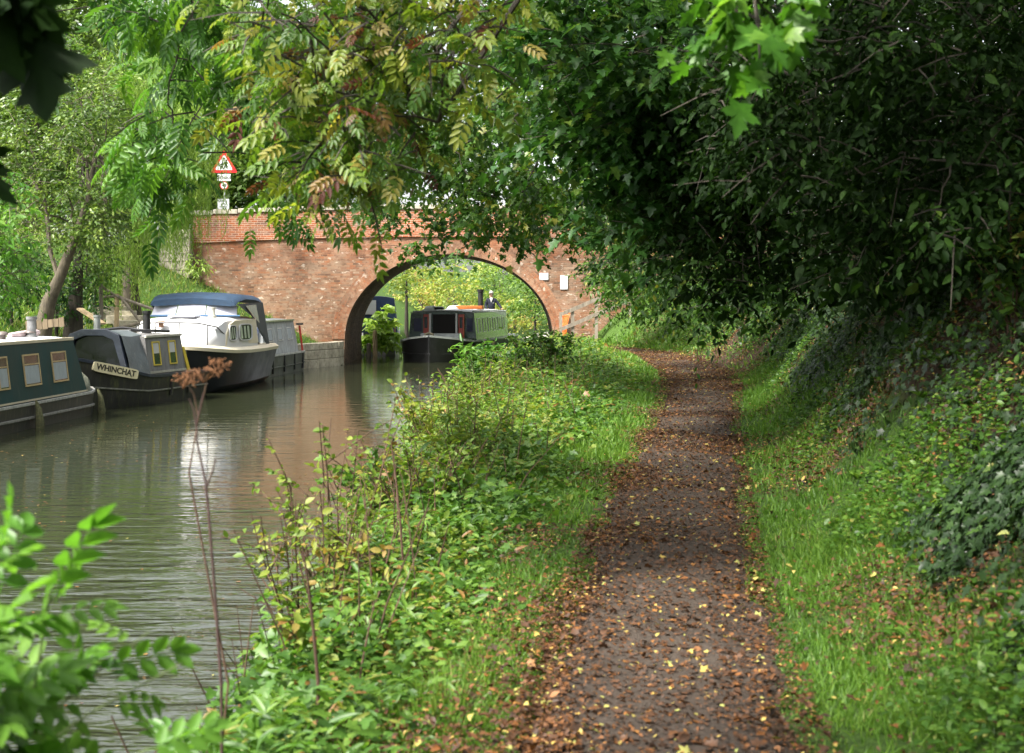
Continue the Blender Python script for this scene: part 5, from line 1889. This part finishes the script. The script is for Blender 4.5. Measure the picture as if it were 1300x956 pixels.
    for nm, lb, x, y, rr, h, lm, lo, hi in rows:
        g = gz(x, y)
        C = ell((x, y, g + h * .56), (rr, rr * .9, h * .47), 300, .5)
        C[:, 2] = np.maximum(C[:, 2], g + .7)
        if abs(x + 2.5) < 8:
            C[:, 2] = np.where(C[:, 2] < 5.6, 5.6 + rng.uniform(0, 5, len(C)), C[:, 2])
        tree(nm, lb, 'tree', trunk_to(x, y, h * .8), .26, C, 1.15, spec_of(T_DIA, 8, 9, .22, lo, hi, tint_j=.2, up=.7, jit=.7), bark_g, lm, limb_r=.07, nlimb=40, twigs=False)
    # sunlit bushes seen through the arch
    bushes = [
        ('bright yellow green bush in the middle of the view through the arch', (548, 610, 338, 392, 84, 92, 40), lm_bgy, .2, .8),
        ('leafy green bush under the crown of the arch', (600, 668, 330, 385, 88, 98, 44), lm_bg, .35, 1.0),
        ('darker green bush at the right side of the arch view', (655, 705, 345, 400, 78, 84, 34), lm_bg, .1, .7),
        ('pale straw coloured reeds and scrub behind the helmsman', (615, 690, 378, 410, 84, 92, 36), lm_bgy, .4, 1.0),
        ('green bush hanging at the left shoulder of the arch view', (478, 540, 318, 362, 74, 80, 22), lm_bgy, .3, .9),
        ('yellowish scrub above the blue boat seen through the arch', (505, 560, 365, 400, 86, 92, 26), lm_bgy, .4, 1.0),
        ('tall bush closing the far end of the view through the arch', (560, 720, 270, 345, 100, 112, 60), lm_bg, .3, .9),
    ]
    for lb, box, lm, lo, hi in bushes:
        C = px_cloud([box])
        c = C.mean(0); g = gz(c[0], c[1])
        tree('bush', lb, 'bush', [(c[0], c[1], min(g, c[2] - .5) - .2), (c[0], c[1], c[2])], .10, C, .95, spec_of(T_DIA, 8, 8, .19, lo, hi, tint_j=.22, up=.7, jit=.7), bark_d, lm, limb_r=.03, twigs=False, nlimb=16)
    # butterbur like plants at the far foot of the arch
    C = px_cloud([(466, 494, 392, 440, 57.5, 59.0, 16)])
    c = C.mean(0)
    tree('large_leaved_plant', 'pale green long leaved plants beyond the left foot of the arch', 'plant', [(c[0] - .3, c[1], gz(c[0] - .6, c[1]) - .2), (c[0], c[1], c[2])], .04, C, .5, spec_of(T_DOCK, 5, 5, .38, .4, 1.0, droop=.15), stem_g, lm_wil, limb_r=.02, twigs=False)
    # hanging willow spray inside the arch at left
    # posts standing in the water by the arch foot
    for px, lb in ((468, 'short weathered mooring post in the water beyond the left foot of the arch'), (476, 'taller pale mooring post next to the short one beyond the arch foot')):
        p = at(px, 452, 57)
        r = empty('mooring_post', (p[0], 57, WATER), 0, lb, 'post')
        mb = MB(); mb.lathe((0, 0, -.5), [(.10, 0), (.10, .5), (.09, 1.0 if px == 468 else 1.5), (.05, 1.04 if px == 468 else 1.56)], 9)
        mb.build('shaft', wood_tan if px == 476 else wood_grey, r, smooth=True)


left_trees()


# ---- grass, litter, ivy and weeds: what nobody could count
def scatter(n, f_dens, xr, yr, lod=None):
    """random ground points; thinner with distance"""
    out = []
    got = 0
    while got < n:
        m = n * 2
        y = np.exp(rng.uniform(np.log(yr[0]), np.log(yr[1]), m))
        u = rng.uniform(0, 1, m)
        x = xr[0](y) + (xr[1](y) - xr[0](y)) * u
        w = f_dens(x, y)
        k = rng.uniform(0, 1, m) < w
        x, y = x[k], y[k]
        out.append(np.stack([x, y, ground_z(x, y)], 1)); got += len(x)
    return np.concatenate(out)[:n]


def ground_n(x, y, e=.08):
    dzx = (ground_z(x + e, y) - ground_z(x - e, y)) / (2 * e)
    dzy = (ground_z(x, y + e) - ground_z(x, y - e)) / (2 * e)
    return unit(np.stack([-dzx, -dzy, np.ones_like(dzx)], 1))


def grasses():
    lv = Leaves()
    # towpath side, from canal edge to the bank toe
    def dens(x, y):
        e = x - (PATH(y) + HALF(y))
        pl = (PATH(y) - HALF(y)) - x
        g = np.where(e > -.06, np.maximum(sstep(1.35 + .05 * y * 0, .3, e), (y > 43) * sstep(5.5, 2.5, e)), sstep(1.9, .25, pl) * (pl > -.06))
        patch = .10 + .90 * sstep(.36, .62, vnoise(x, y, 1.3, 21) * .65 + vnoise(x, y, 3.7, 22) * .35)
        dark = 1 - .85 * sstep(27, 31, y) * sstep(43.5, 39.5, y) * (x > PATH(y))
        return g * patch * dark
    P = scatter(105000, dens, (lambda y: XR(y) + .1, lambda y: PATH(y) + HALF(y) + 1.8 + 3.5 * (y > 43)), (4.5, 52))
    n = len(P)
    d = P[:, 1]
    h = rng.uniform(.5, 1.2, n) * (.075 + .0012 * d) * (1 + .6 * vnoise(P[:, 0], P[:, 1], .9, 30))
    e = np.minimum(np.abs(P[:, 0] - PATH(d) - HALF(d)), np.abs(PATH(d) - HALF(d) - P[:, 0]))
    h *= (.35 + .65 * sstep(0, .35, e)) * (.55 + .9 * vnoise(P[:, 0], P[:, 1], 2.3, 35))
    w = np.maximum(.006, .00085 * d) * rng.uniform(.7, 1.4, n)
    Y = rng.normal(0, .45, (n, 3)); Y[:, 2] = 1
    lv.add(T_GRASS, P - [0, 0, .01], Y, rvec(n), np.stack([w, h, h], 1), rng.normal(.45, .2, n) + (vnoise(P[:, 0], P[:, 1], .8, 31) - .5) * .4)
    tag(lv.build('grass', lm_grass), kind='stuff')
    lv = Leaves()
    P = scatter(42000, lambda x, y: (.35 + .65 * vnoise(x, y, .9, 33)) * (x < XL(y) - .25), (lambda y: -19 + 0 * y, lambda y: XL(y) - .2), (22, 50))
    n = len(P); d = P[:, 1]
    h = rng.uniform(.5, 1.3, n) * .24; w = .022 * rng.uniform(.7, 1.4, n)
    Y = rng.normal(0, .5, (n, 3)); Y[:, 2] = 1
    lv.add(T_GRASS, P - [0, 0, .02], Y, rvec(n), np.stack([w, h, h], 1), rng.normal(.82, .25, n))
    tag(lv.build('grass', lm_grass), kind='stuff')


grasses()


def litter():
    lv = Leaves()
    def dens(x, y):
        u = np.abs(x - PATH(y)) / HALF(y)
        e = x - (PATH(y) + HALF(y))
        on = np.where(u < 1.15, .42 + .25 * sstep(.3, 1.0, u), 0)
        shade = sstep(26, 31, y) * sstep(44, 40, y)
        on = on * (1 + .9 * shade) * sstep(49, 45, y)
        patch = sstep(.45, .7, vnoise(x, y, 1.1, 41))
        off = np.where(e > 0, (.06 + .55 * patch) * (.35 + .65 * sstep(.1, .7, e)) * (1 + 2 * shade * sstep(2.5, 0, e)), (.03 + .42 * patch) * (e < 0))
        return np.where(u < 1.15, on * (.35 + .8 * patch), off * .55)
    P = scatter(165000, dens, (lambda y: XR(y) + .3, lambda y: PATH(y) + HALF(y) + 5.0), (4.5, 48))
    n = len(P)
    N = ground_n(P[:, 0], P[:, 1]) + rng.normal(0, .28, (n, 3))
    onp = np.abs(P[:, 0] - PATH(P[:, 1])) < HALF(P[:, 1]) * 1.05
    P[:, 2] += np.where(onp, .042, rng.uniform(.02, .10, n))
    s = rng.uniform(.007, .024, n) + (rng.uniform(size=n) < .10) * rng.uniform(.01, .035, n) + .0005 * P[:, 1]
    half = rng.uniform(size=n) < .5
    tint = np.clip(rng.normal(.27, .23, n), 0, .93)
    tint = np.where(rng.uniform(size=n) < .05, rng.uniform(.93, 1, n), tint)
    Y = rvec(n); Y[:, 2] *= .2
    lv.add(T_OVAL, P[half], Y[half], N[half], np.stack([s, s, s * rng.uniform(.5, 3.0, n)], 1)[half] * [1.2, 1, 1], tint[half])
    lv.add(T_MAPLE2, P[~half], Y[~half], N[~half], s[~half], tint[~half])
    tag(lv.build('fallen_leaves', lm_lit), kind='stuff')


litter()


def bank_cover():
    """ivy and small weeds on the right bank"""
    lv = Leaves()
    def dens(x, y):
        e = x - (PATH(y) + HALF(y))
        a = sstep(.7, 1.35, e)
        p = .10 + .90 * sstep(.42, .66, vnoise(x, y, .9, 51) * .6 + vnoise(x, y, 2.6, 53) * .4)
        hole = np.clip((((x - HOLE[0] + .1) / .42) ** 2 + ((y - HOLE[1]) / .5) ** 2) / 1.2, 0, 1) ** 2
        return a * p * hole
    P = scatter(110000, dens, (lambda y: PATH(y) + HALF(y) + .4, lambda y: np.minimum(PATH(y) + HALF(y) + 7, .40 * y + 1.2) + 0 * y), (4.5, 46))
    n = len(P)
    d = P[:, 1]
    Nn = ground_n(P[:, 0], P[:, 1])
    P = P + Nn * rng.uniform(.01, .14, n)[:, None]
    Y = rvec(n) * .6 + np.stack([-Nn[:, 2] * .7, np.zeros(n), -np.abs(Nn[:, 0]) * 1.0], 1)
    s = rng.uniform(.025, .065, n) * (1 + .025 * np.maximum(d - 8, 0))
    lv.add(T_MAPLE2, P, Y, Nn + rng.normal(0, .45, (n, 3)) + [-.3, -.2, .2], s, rng.normal(.33, .2, n))
    tag(lv.build('ivy', lm_ivy), kind='stuff')
    lv = Leaves()
    def dens2(x, y):
        e = x - (PATH(y) + HALF(y))
        return sstep(.25, .8, e) * sstep(1.9, .8, e) * sstep(.5, .7, vnoise(x, y, 1.1, 52))
    P = scatter(19000, dens2, (lambda y: PATH(y) + HALF(y) + .2, lambda y: PATH(y) + HALF(y) + 3.2), (4.5, 44))
    n = len(P); d = P[:, 1]
    P[:, 2] += rng.uniform(.02, .22, n)
    s = rng.uniform(.015, .055, n) * (1 + .025 * np.maximum(d - 8, 0))
    Y = rvec(n); Y[:, 2] = rng.uniform(-.2, .5, n)
    lv.add(T_OVAL, P, Y, np.array([0, 0, 1.0]) + rng.normal(0, .4, (n, 3)), np.stack([s * 1.25, s, s], 1), rng.normal(.45, .22, n))
    # broad docks at the bank toe
    D = scatter(60, lambda x, y: np.ones_like(x), (lambda y: PATH(y) + HALF(y) + .5, lambda y: PATH(y) + HALF(y) + 1.7), (5.2, 14))
    for p in D:
        k = 6
        a = rng.uniform(0, 6.28, k)
        Y = np.stack([np.cos(a), np.sin(a), np.full(k, .6)], 1)
        lv.add(T_DOCK, np.repeat(p[None], k, 0), Y, np.tile([0, 0, 1.0], (k, 1)) - Y * .2, rng.uniform(.08, .17, k), rng.uniform(.3, .8, k))
    tag(lv.build('undergrowth', lm_weed), kind='stuff')


bank_cover()


def canal_edge():
    """the band of mixed weeds between water and towpath"""
    def pl(x, y): return PATH(y) - HALF(y) - x
    def mk(nm, n, lm, tmpl, smin, smax, hmax, seed, dlo, dhi, wide=1.0, mean=.5):
        lv = Leaves()
        def dens(x, y):
            q = pl(x, y)
            t = (x - XR(y)) / np.maximum(PATH(y) - HALF(y) - XR(y), .3)
            return sstep(dlo, dhi, q) * (.15 + .85 * sstep(.35, .6, vnoise(x, y, .8, seed))) * (t > -.04)
        P = scatter(n, dens, (lambda y: XR(y) - .25, lambda y: PATH(y) - HALF(y) - .1), (4.6, 46))
        m = len(P); d = P[:, 1]
        q = pl(P[:, 0], P[:, 1])
        P[:, 2] = np.maximum(P[:, 2], -.62)
        hh = hmax * sstep(.1, 1.6, q) * (.35 + .65 * vnoise(P[:, 0], P[:, 1], .9, seed + 1))
        P[:, 2] += .03 + hh * rng.uniform(0, 1, m) ** .7
        s = rng.uniform(smin, smax, m) * (1 + .018 * np.maximum(d - 8, 0))
        Y = rvec(m); Y[:, 2] = rng.uniform(-.5, .45, m)
        lv.add(tmpl, P, Y, np.array([0, -.15, 1.0]) + rng.normal(0, .45, (m, 3)), np.stack([s * wide, s, s], 1), rng.normal(mean, .22, m) + (vnoise(P[:, 0], P[:, 1], .6, seed + 2) - .5) * .5)
        return lv.build(nm, lm)
    tag(mk('undergrowth', 22000, lm_weed, T_OVAL, .02, .075, .62, 61, .1, .9, 1.2, .45), kind='stuff')
    tag(mk('undergrowth', 14000, lm_weed, T_MAPLE2, .03, .085, .75, 64, .2, 1.0, 1.0, .5), kind='stuff')
    tag(mk('undergrowth', 14000, lm_weed, T_LANCE, .04, .12, .85, 67, .2, 1.1, 1.0, .55), kind='stuff')
    tag(mk('undergrowth', 16000, lm_yweed, T_OVAL, .03, .075, .9, 71, .5, 1.4, 1.15, .45), kind='stuff')
    # plenty of thin dead stalks in it
    mb = MB()
    P = scatter(260, lambda x, y: sstep(.5, 1.2, pl(x, y)), (lambda y: XR(y) - .1, lambda y: PATH(y) - HALF(y) - .3), (6, 34))
    for p in P:
        h = rng.uniform(.4, 1.0); dx, dy = rng.normal(0, .22, 2)
        z0 = max(p[2], -.65)
        mb.tube([(p[0], p[1], z0), (p[0] + dx * .4, p[1] + dy * .4, z0 + h * .5), (p[0] + dx, p[1] + dy, z0 + h)], [.006, .005, .002], 4, cap=False)
    tag(mb.build('undergrowth_stalks', stem_b, fix=False), kind='stuff')


canal_edge()


def shrub(name, label, cat, base, H, Rr, nst, tmpl, nleaf, size, leafm, stemm, lo=.2, hi=.8, lean=(0, 0), up=.8, droop=.4, wide=1.0, branch=3, stem_r=.008, from_=.2, jit=.45):
    """upright stems from one root, side twigs, leaves along them"""
    b = np.array([base[0], base[1], max(gz(base[0], base[1]), -.66) - .05])
    r = empty(name, tuple(b), 0, label, cat)
    lv = Leaves()
    for s in range(nst):
        a = rng.uniform(0, 6.28); q = Rr * math.sqrt(rng.uniform(.02, 1))
        h = H * rng.uniform(.7, 1.05)
        tip = np.array([q * math.cos(a) + lean[0], q * math.sin(a) + lean[1], h])
        p0 = np.array([.12 * Rr * math.cos(a), .12 * Rr * math.sin(a), 0])
        n = 6
        pts = np.array([p0 + (tip - p0) * np.array([t ** 1.5, t ** 1.5, t]) for t in np.linspace(0, 1, n)]) + np.concatenate([[np.zeros(3)], rng.normal(0, .012 * H, (n - 1, 3))])
        segs = [pts]
        mb = MB()
        mb.tube(pts, np.linspace(stem_r, stem_r * .35, n), 5, cap=False)
        for _ in range(branch):
            f = rng.uniform(.25, .85) * (n - 1); k = int(f)
            o = pts[k] + (pts[min(k + 1, n - 1)] - pts[k]) * (f - k)
            dv = unit(np.array([rng.normal(), rng.normal(), .7])[None])[0] * H * rng.uniform(.18, .36)
            tw = np.array([o, o + dv * .55 + [0, 0, .01 * H], o + dv])
            mb.tube(tw, [stem_r * .5, stem_r * .4, stem_r * .2], 4, cap=False)
            segs.append(tw)
        mb.build('stem', stemm, r, fix=False)
        t0 = rng.uniform(lo, hi)
        for sg in segs:
            m = nleaf if sg is pts else max(3, nleaf // 2)
            t = rng.uniform(from_ if sg is pts else .15, 1, m) * (len(sg) - 1)
            k = np.minimum(t.astype(int), len(sg) - 2)
            P = sg[k] + (sg[k + 1] - sg[k]) * (t - k)[:, None]
            Y = rvec(m); Y[:, 2] = Y[:, 2] * .5 - droop + .35
            lv.add(tmpl, P + b, Y, np.array([0, 0, up]) + rng.normal(0, jit, (m, 3)), np.stack([np.full(m, size * wide), np.full(m, size), np.full(m, size)], 1) * rng.uniform(.6, 1.25, (m, 1)), t0 + rng.normal(0, .15, m))
    lv.build('foliage', leafm, r, b)
    return r


def plants():
    # close, out of focus ash sapling at the lower left
    for lb, (x, y), H, nst, rr in (('blurred bright green ash sapling, the nearest plant at the lower left corner', (-1.08, 2.75), 1.86, 17, .20),):
        shrub('ash_sapling', lb, 'sapling', (x, y), H, rr, nst, T_SAP, 13, .17, lm_sap, stem_g, .2, .9, branch=3, from_=.45, droop=.2)
    shrub('ash_sapling', 'second smaller sapling with darker leaflets just right of the bright blurred one', 'sapling', (-1.08, 4.7), .85, .25, 4, T_SAP, 6, .16, lm_ash, stem_b, .5, 1.0, branch=2, from_=.25, droop=.3)
    # dead hogweed with brown umbels
    b = at(243, 868, 4.6)
    r = empty('dead_hogweed', (b[0], 4.6, -.6), 0, 'dead hogweed stalk with rusty brown seed heads standing before the boats', 'plant')
    o = Vector((b[0], 4.6, -.6))
    A = lambda px, py, d=4.6: Vector(at(px, py, d)) - o
    mb = MB()
    mb.tube([Vector((0.02, 0, 0)), A(290, 868), A(262, 720), A(240, 600), A(252, 530), A(263, 482)], [.0045, .0042, .0038, .0032, .0025, .0018], 6)
    mb.tube([A(252, 530), A(246, 500), A(236, 486)], [.003, .002, .0015], 5)
    mb.build('stem', stem_b, r, smooth=True, fix=False)
    for cx, cy, w in ((258, 470, 26), (232, 478, 16), (276, 460, 15)):
        mb = MB()
        root = A(cx, cy + 16)
        for k in range(16):
            u = rng.uniform(-1, 1); v = rng.uniform(-1, 1)
            tip = A(cx + u * w, cy + v * 5 + 4 * abs(u), 4.6 + rng.uniform(-.05, .05))
            mb.tube([root, (root + tip) / 2 + Vector((0, 0, .008)), tip], .0012, 3, cap=False)
            for q in range(4):
                c = tip + Vector(rng.normal(0, .006, 3))
                mb.box(c, (.005, .005, .004), rot=Matrix.Rotation(rng.uniform(0, 3), 3, 'Z'))
        mb.build('seed_head', M('rusty_seed', (.15, .065, .025), .9, var=.5, scale=60), r, fix=False)
    # dark forked stem
    b = at(280, 868, 4.2)
    r = empty('dead_plant', (b[0], 4.2, -.6), 0, 'tall bare dark forked stem standing in front of the water', 'plant')
    o = Vector((b[0], 4.2, -.6))
    A = lambda px, py, d=4.2: Vector(at(px, py, d)) - o
    mb = MB()
    mb.tube([Vector((.01, 0, 0)), A(281, 868), A(272, 740), A(264, 640), A(261, 612), A(250, 560), A(250, 535), A(258, 500)], [.0052, .005, .0046, .0042, .0036, .003, .0024, .0016], 7)
    mb.tube([A(263, 617), A(270, 598), A(274, 581)], [.004, .003, .0018], 6)
    mb.tube([A(250, 545), A(246, 520), A(240, 506)], [.003, .002, .0015], 5)
    mb.build('stem', M('black_stem', (.045, .022, .018), .8, var=.4, scale=40), r, smooth=True, fix=False)
    for lb, pts, d in (('straight reddish dead stalk rising from the weeds left of centre', [(404, 868), (398, 800), (391, 740), (384, 694)], 5.4), ('thin dark dead stalk leaning over the weeds near the canal edge', [(512, 720), (508, 660), (503, 610), (497, 565)], 8.0)):
        b = at(pts[0][0], pts[0][1], d)
        r = empty('dead_plant', (b[0], d, min(b[2], gz(b[0], d))), 0, lb, 'plant')
        o = Vector(r.location)
        mb = MB(); mb.tube([Vector((0, 0, 0))] + [Vector(at(x, y, d)) - o for x, y in pts], np.linspace(.0085, .004, len(pts) + 1), 7)
        mb.build('stem', stem_b, r, smooth=True, fix=False)
    S = [
        ('dogwood_shrub', 'rounded dark green shrub on the canal edge hiding the foot of the bridge', at(688, 520, 26), .95, .85, 22, T_OVAL, 30, .10, lm_weed, .1, .6),
        ('dogwood_shrub', 'bluish green shrub standing left of the rounded dark one at the water', at(628, 520, 26), .85, .8, 16, T_OVAL, 26, .10, lm_weed, .1, .55),
        ('butterfly_bush', 'long leaved plant leaning over the water in front of the approaching boat', at(585, 480, 36), 1.0, .75, 10, T_LANCE, 18, .26, lm_ash, .3, .9),
        ('bramble', 'yellow green bramble arching over the canal edge before the middle of the canal', at(560, 600, 16), .95, .8, 16, T_OVAL, 24, .07, lm_yweed, .3, .9),
        ('bramble', 'tangled bramble with dark red stems left of the path in the middle foreground', at(530, 690, 10.5), .75, .6, 18, T_OVAL, 16, .06, lm_yweed, .2, .9),
        ('nettle_clump', 'leafy nettle clump with drooping leaves at the left of the verge', at(470, 720, 8.6), .75, .45, 14, T_LANCE, 22, .10, lm_weed, .2, .7),
        ('nettle_clump', 'fresh nettle clump on the verge nearest the bottom left of the path', at(420, 830, 6.6), .62, .42, 12, T_OVAL, 20, .075, lm_weed, .3, .9),
        ('rose_briar', 'thin briar with sparse small leaves reaching up over the water', at(425, 760, 8.2), 1.15, .5, 9, T_OVAL, 26, .05, lm_yweed, .1, .7),
        ('hemp_agrimony', 'upright pale leaved plant on the verge beside the widest water', at(590, 640, 13), .75, .5, 12, T_LANCE, 18, .11, lm_yweed, .2, .8),
        ('willowherb', 'slender willowherb stand at the canal edge halfway to the bridge', at(610, 565, 19), .95, .7, 18, T_LANCE, 20, .10, lm_yweed, .1, .7),
        ('hawthorn_shrub', 'small twiggy shrub with turning leaves at the lower left by the water', at(335, 800, 7.6), .95, .55, 12, T_OVAL, 18, .06, lm_yweed, .3, 1.0),
        ('broadleaf_shrub', 'leafy shrub with fresh pale leaves leaning in at the right edge above the ivy', at(1292, 330, 9.0), .9, .5, 10, T_OVAL, 22, .085, lm_weed, .3, .9),
        ('guelder_rose', 'dense dark green bush at the water edge just before the path bends', at(640, 500, 30), .75, .8, 16, T_MAPLE2, 26, .09, lm_mid, .2, .8),
        ('meadowsweet', 'tall feathery bright green clump at the canal edge between bramble and willowherb', at(545, 585, 17.5), 1.0, .55, 14, T_OVAL, 22, .065, lm_weed, .5, 1.0),
        ('comfrey', 'coarse dark leaved clump on the slope to the water beside the red stemmed bramble', at(500, 650, 11.5), .8, .5, 14, T_LANCE, 18, .15, lm_weed, .0, .5),
        ('bindweed_tangle', 'pale green tangle of climbing leaves over the weeds at the left of the verge', at(455, 660, 11.0), .85, .55, 16, T_MAPLE2, 22, .07, lm_weed, .4, .95),
    ]
    for nm, lb, p, H, rr, nst, tm, nl, sz, lm, lo, hi in S:
        x, y = p[0], p[1]
        if nm != 'broadleaf_shrub':
            x = min(max(x, XR(y) + .1), PATH(y) - HALF(y) - .3)
        if nm not in ('broadleaf_shrub', 'nettle_clump'):
            H *= 1.3; nst = int(nst * 1.35)
        shrub(nm, lb, nm.replace('_', ' '), (x, y), H, rr, nst, tm, nl, sz, lm, stem_b, lo, hi, wide=1.15 if tm is T_OVAL else 1.0)
    # broad rosette on the verge
    b = at(518, 745, 7.9)
    r = empty('dock_plant', (b[0], 7.9, gz(b[0], 7.9)), 0, 'single pale dock with broad upright leaves at the grass edge', 'plant')
    lv = Leaves(); k = 11
    a = rng.uniform(0, 6.28, k)
    Y = np.stack([np.cos(a), np.sin(a), rng.uniform(.5, 1.6, k)], 1)
    lv.add(T_DOCK, np.tile([b[0], 7.9, gz(b[0], 7.9)], (k, 1)), Y, np.tile([0, 0, 1.0], (k, 1)), rng.uniform(.14, .24, k), rng.uniform(.5, .9, k))
    lv.build('leaf_rosette', lm_sap, r, np.array(r.location))
    # fallen branch sticks on the bank
    for lb, a, c, d0, d1 in (('thin dead branch lying on the leafy bank at the right', (1225, 668), (1278, 640), 8.6, 9.0), ('pale broken stick leaning on the ivy bank at the upper right', (1190, 440), (1205, 360), 13.0, 13.2)):
        A0, A1 = Vector(at(*a, d0)), Vector(at(*c, d1))
        for v in (A0, A1):
            v.z = max(v.z, gz(v.x, v.y) + .03)
        r = empty('dead_branch', A0, 0, lb, 'branch')
        mb = MB(); mb.tube([Vector((0, 0, 0)), (A1 - A0) * .5 + Vector((0, 0, .03)), A1 - A0], [.014, .011, .006], 6)
        mb.build('stick', bark_g, r, smooth=True)


plants()

def floating():
    lv = Leaves()
    n = 2600
    y = np.exp(rng.uniform(np.log(8), np.log(48), n))
    x = XL(y) + 1.8 + (XR(y) - XL(y) - 2.0) * rng.uniform(0, 1, n)
    k = (vnoise(x, y, .35, 81) > .5) | (rng.uniform(size=n) < .15)
    x, y = x[k], y[k]; n = len(x)
    s = rng.uniform(.015, .05, n)
    Y = rvec(n); Y[:, 2] = 0
    lv.add(T_OVAL, np.stack([x, y, np.full(n, WATER + .006)], 1), Y, np.tile([0, 0, 1.0], (n, 1)) + rng.normal(0, .05, (n, 3)), np.stack([s * 1.2, s, s * .2], 1), rng.uniform(.3, 1, n))
    tag(lv.build('floating_leaves', lm_lit), kind='stuff')


floating()

# ------------------------------------------------------- light, sky, camera
w = bpy.data.worlds.new('World')
sc.world = w
w.use_nodes = True
N, L = w.node_tree.nodes, w.node_tree.links
bg = N['Background']
sky = N.new('ShaderNodeTexSky')
sky.sky_type = 'NISHITA'
sky.sun_disc = False
SUN_EL, SUN_AZ = R(52), R(-128)      # azimuth from +Y towards +X: behind the left shoulder
sky.sun_elevation = SUN_EL
sky.sun_rotation = SUN_AZ
sky.air_density = 1.0; sky.dust_density = 4.0; sky.ozone_density = 1.0
hs = N.new('ShaderNodeHueSaturation')
hs.inputs['Saturation'].default_value = .22
hs.inputs['Value'].default_value = 1.0
L.new(sky.outputs[0], hs.inputs['Color'])
L.new(hs.outputs[0], bg.inputs['Color'])
bg.inputs['Strength'].default_value = .15

sd = bpy.data.lights.new('sun', 'SUN')
sd.energy = 3.6
sd.angle = R(10)
sd.color = (1.0, .95, .86)
so = bpy.data.objects.new('sun', sd)
COL.objects.link(so)
dirv = Vector((math.sin(SUN_AZ) * math.cos(SUN_EL), math.cos(SUN_AZ) * math.cos(SUN_EL), math.sin(SUN_EL)))
so.rotation_euler = (-dirv).to_track_quat('-Z', 'Y').to_euler()
so.location = dirv * 60

cd = bpy.data.cameras.new('camera')
cd.sensor_width = 36
cd.lens = 36 * F / 1300
cd.shift_y = -(956 / 2 - HOR) / 1300
cd.clip_start = .1; cd.clip_end = 1500
cd.dof.use_dof = True
cd.dof.focus_distance = 34
cd.dof.aperture_fstop = 4.8
co_ = bpy.data.objects.new('camera', cd)
co_.location = (0, 0, EYE)
co_.rotation_euler = (R(90), 0, 0)
COL.objects.link(co_)
sc.camera = co_

vs = sc.view_settings
vs.view_transform = 'Standard'
vs.look = 'None'
vs.exposure = 1.86
vs.gamma = 1
vs.use_curve_mapping = False
cy = sc.cycles
cy.max_bounces = 7; cy.diffuse_bounces = 4; cy.glossy_bounces = 3; cy.transmission_bounces = 4; cy.transparent_max_bounces = 4
cy.sample_clamp_indirect = 6
cy.use_denoising = True
cy.caustics_reflective = False; cy.caustics_refractive = False
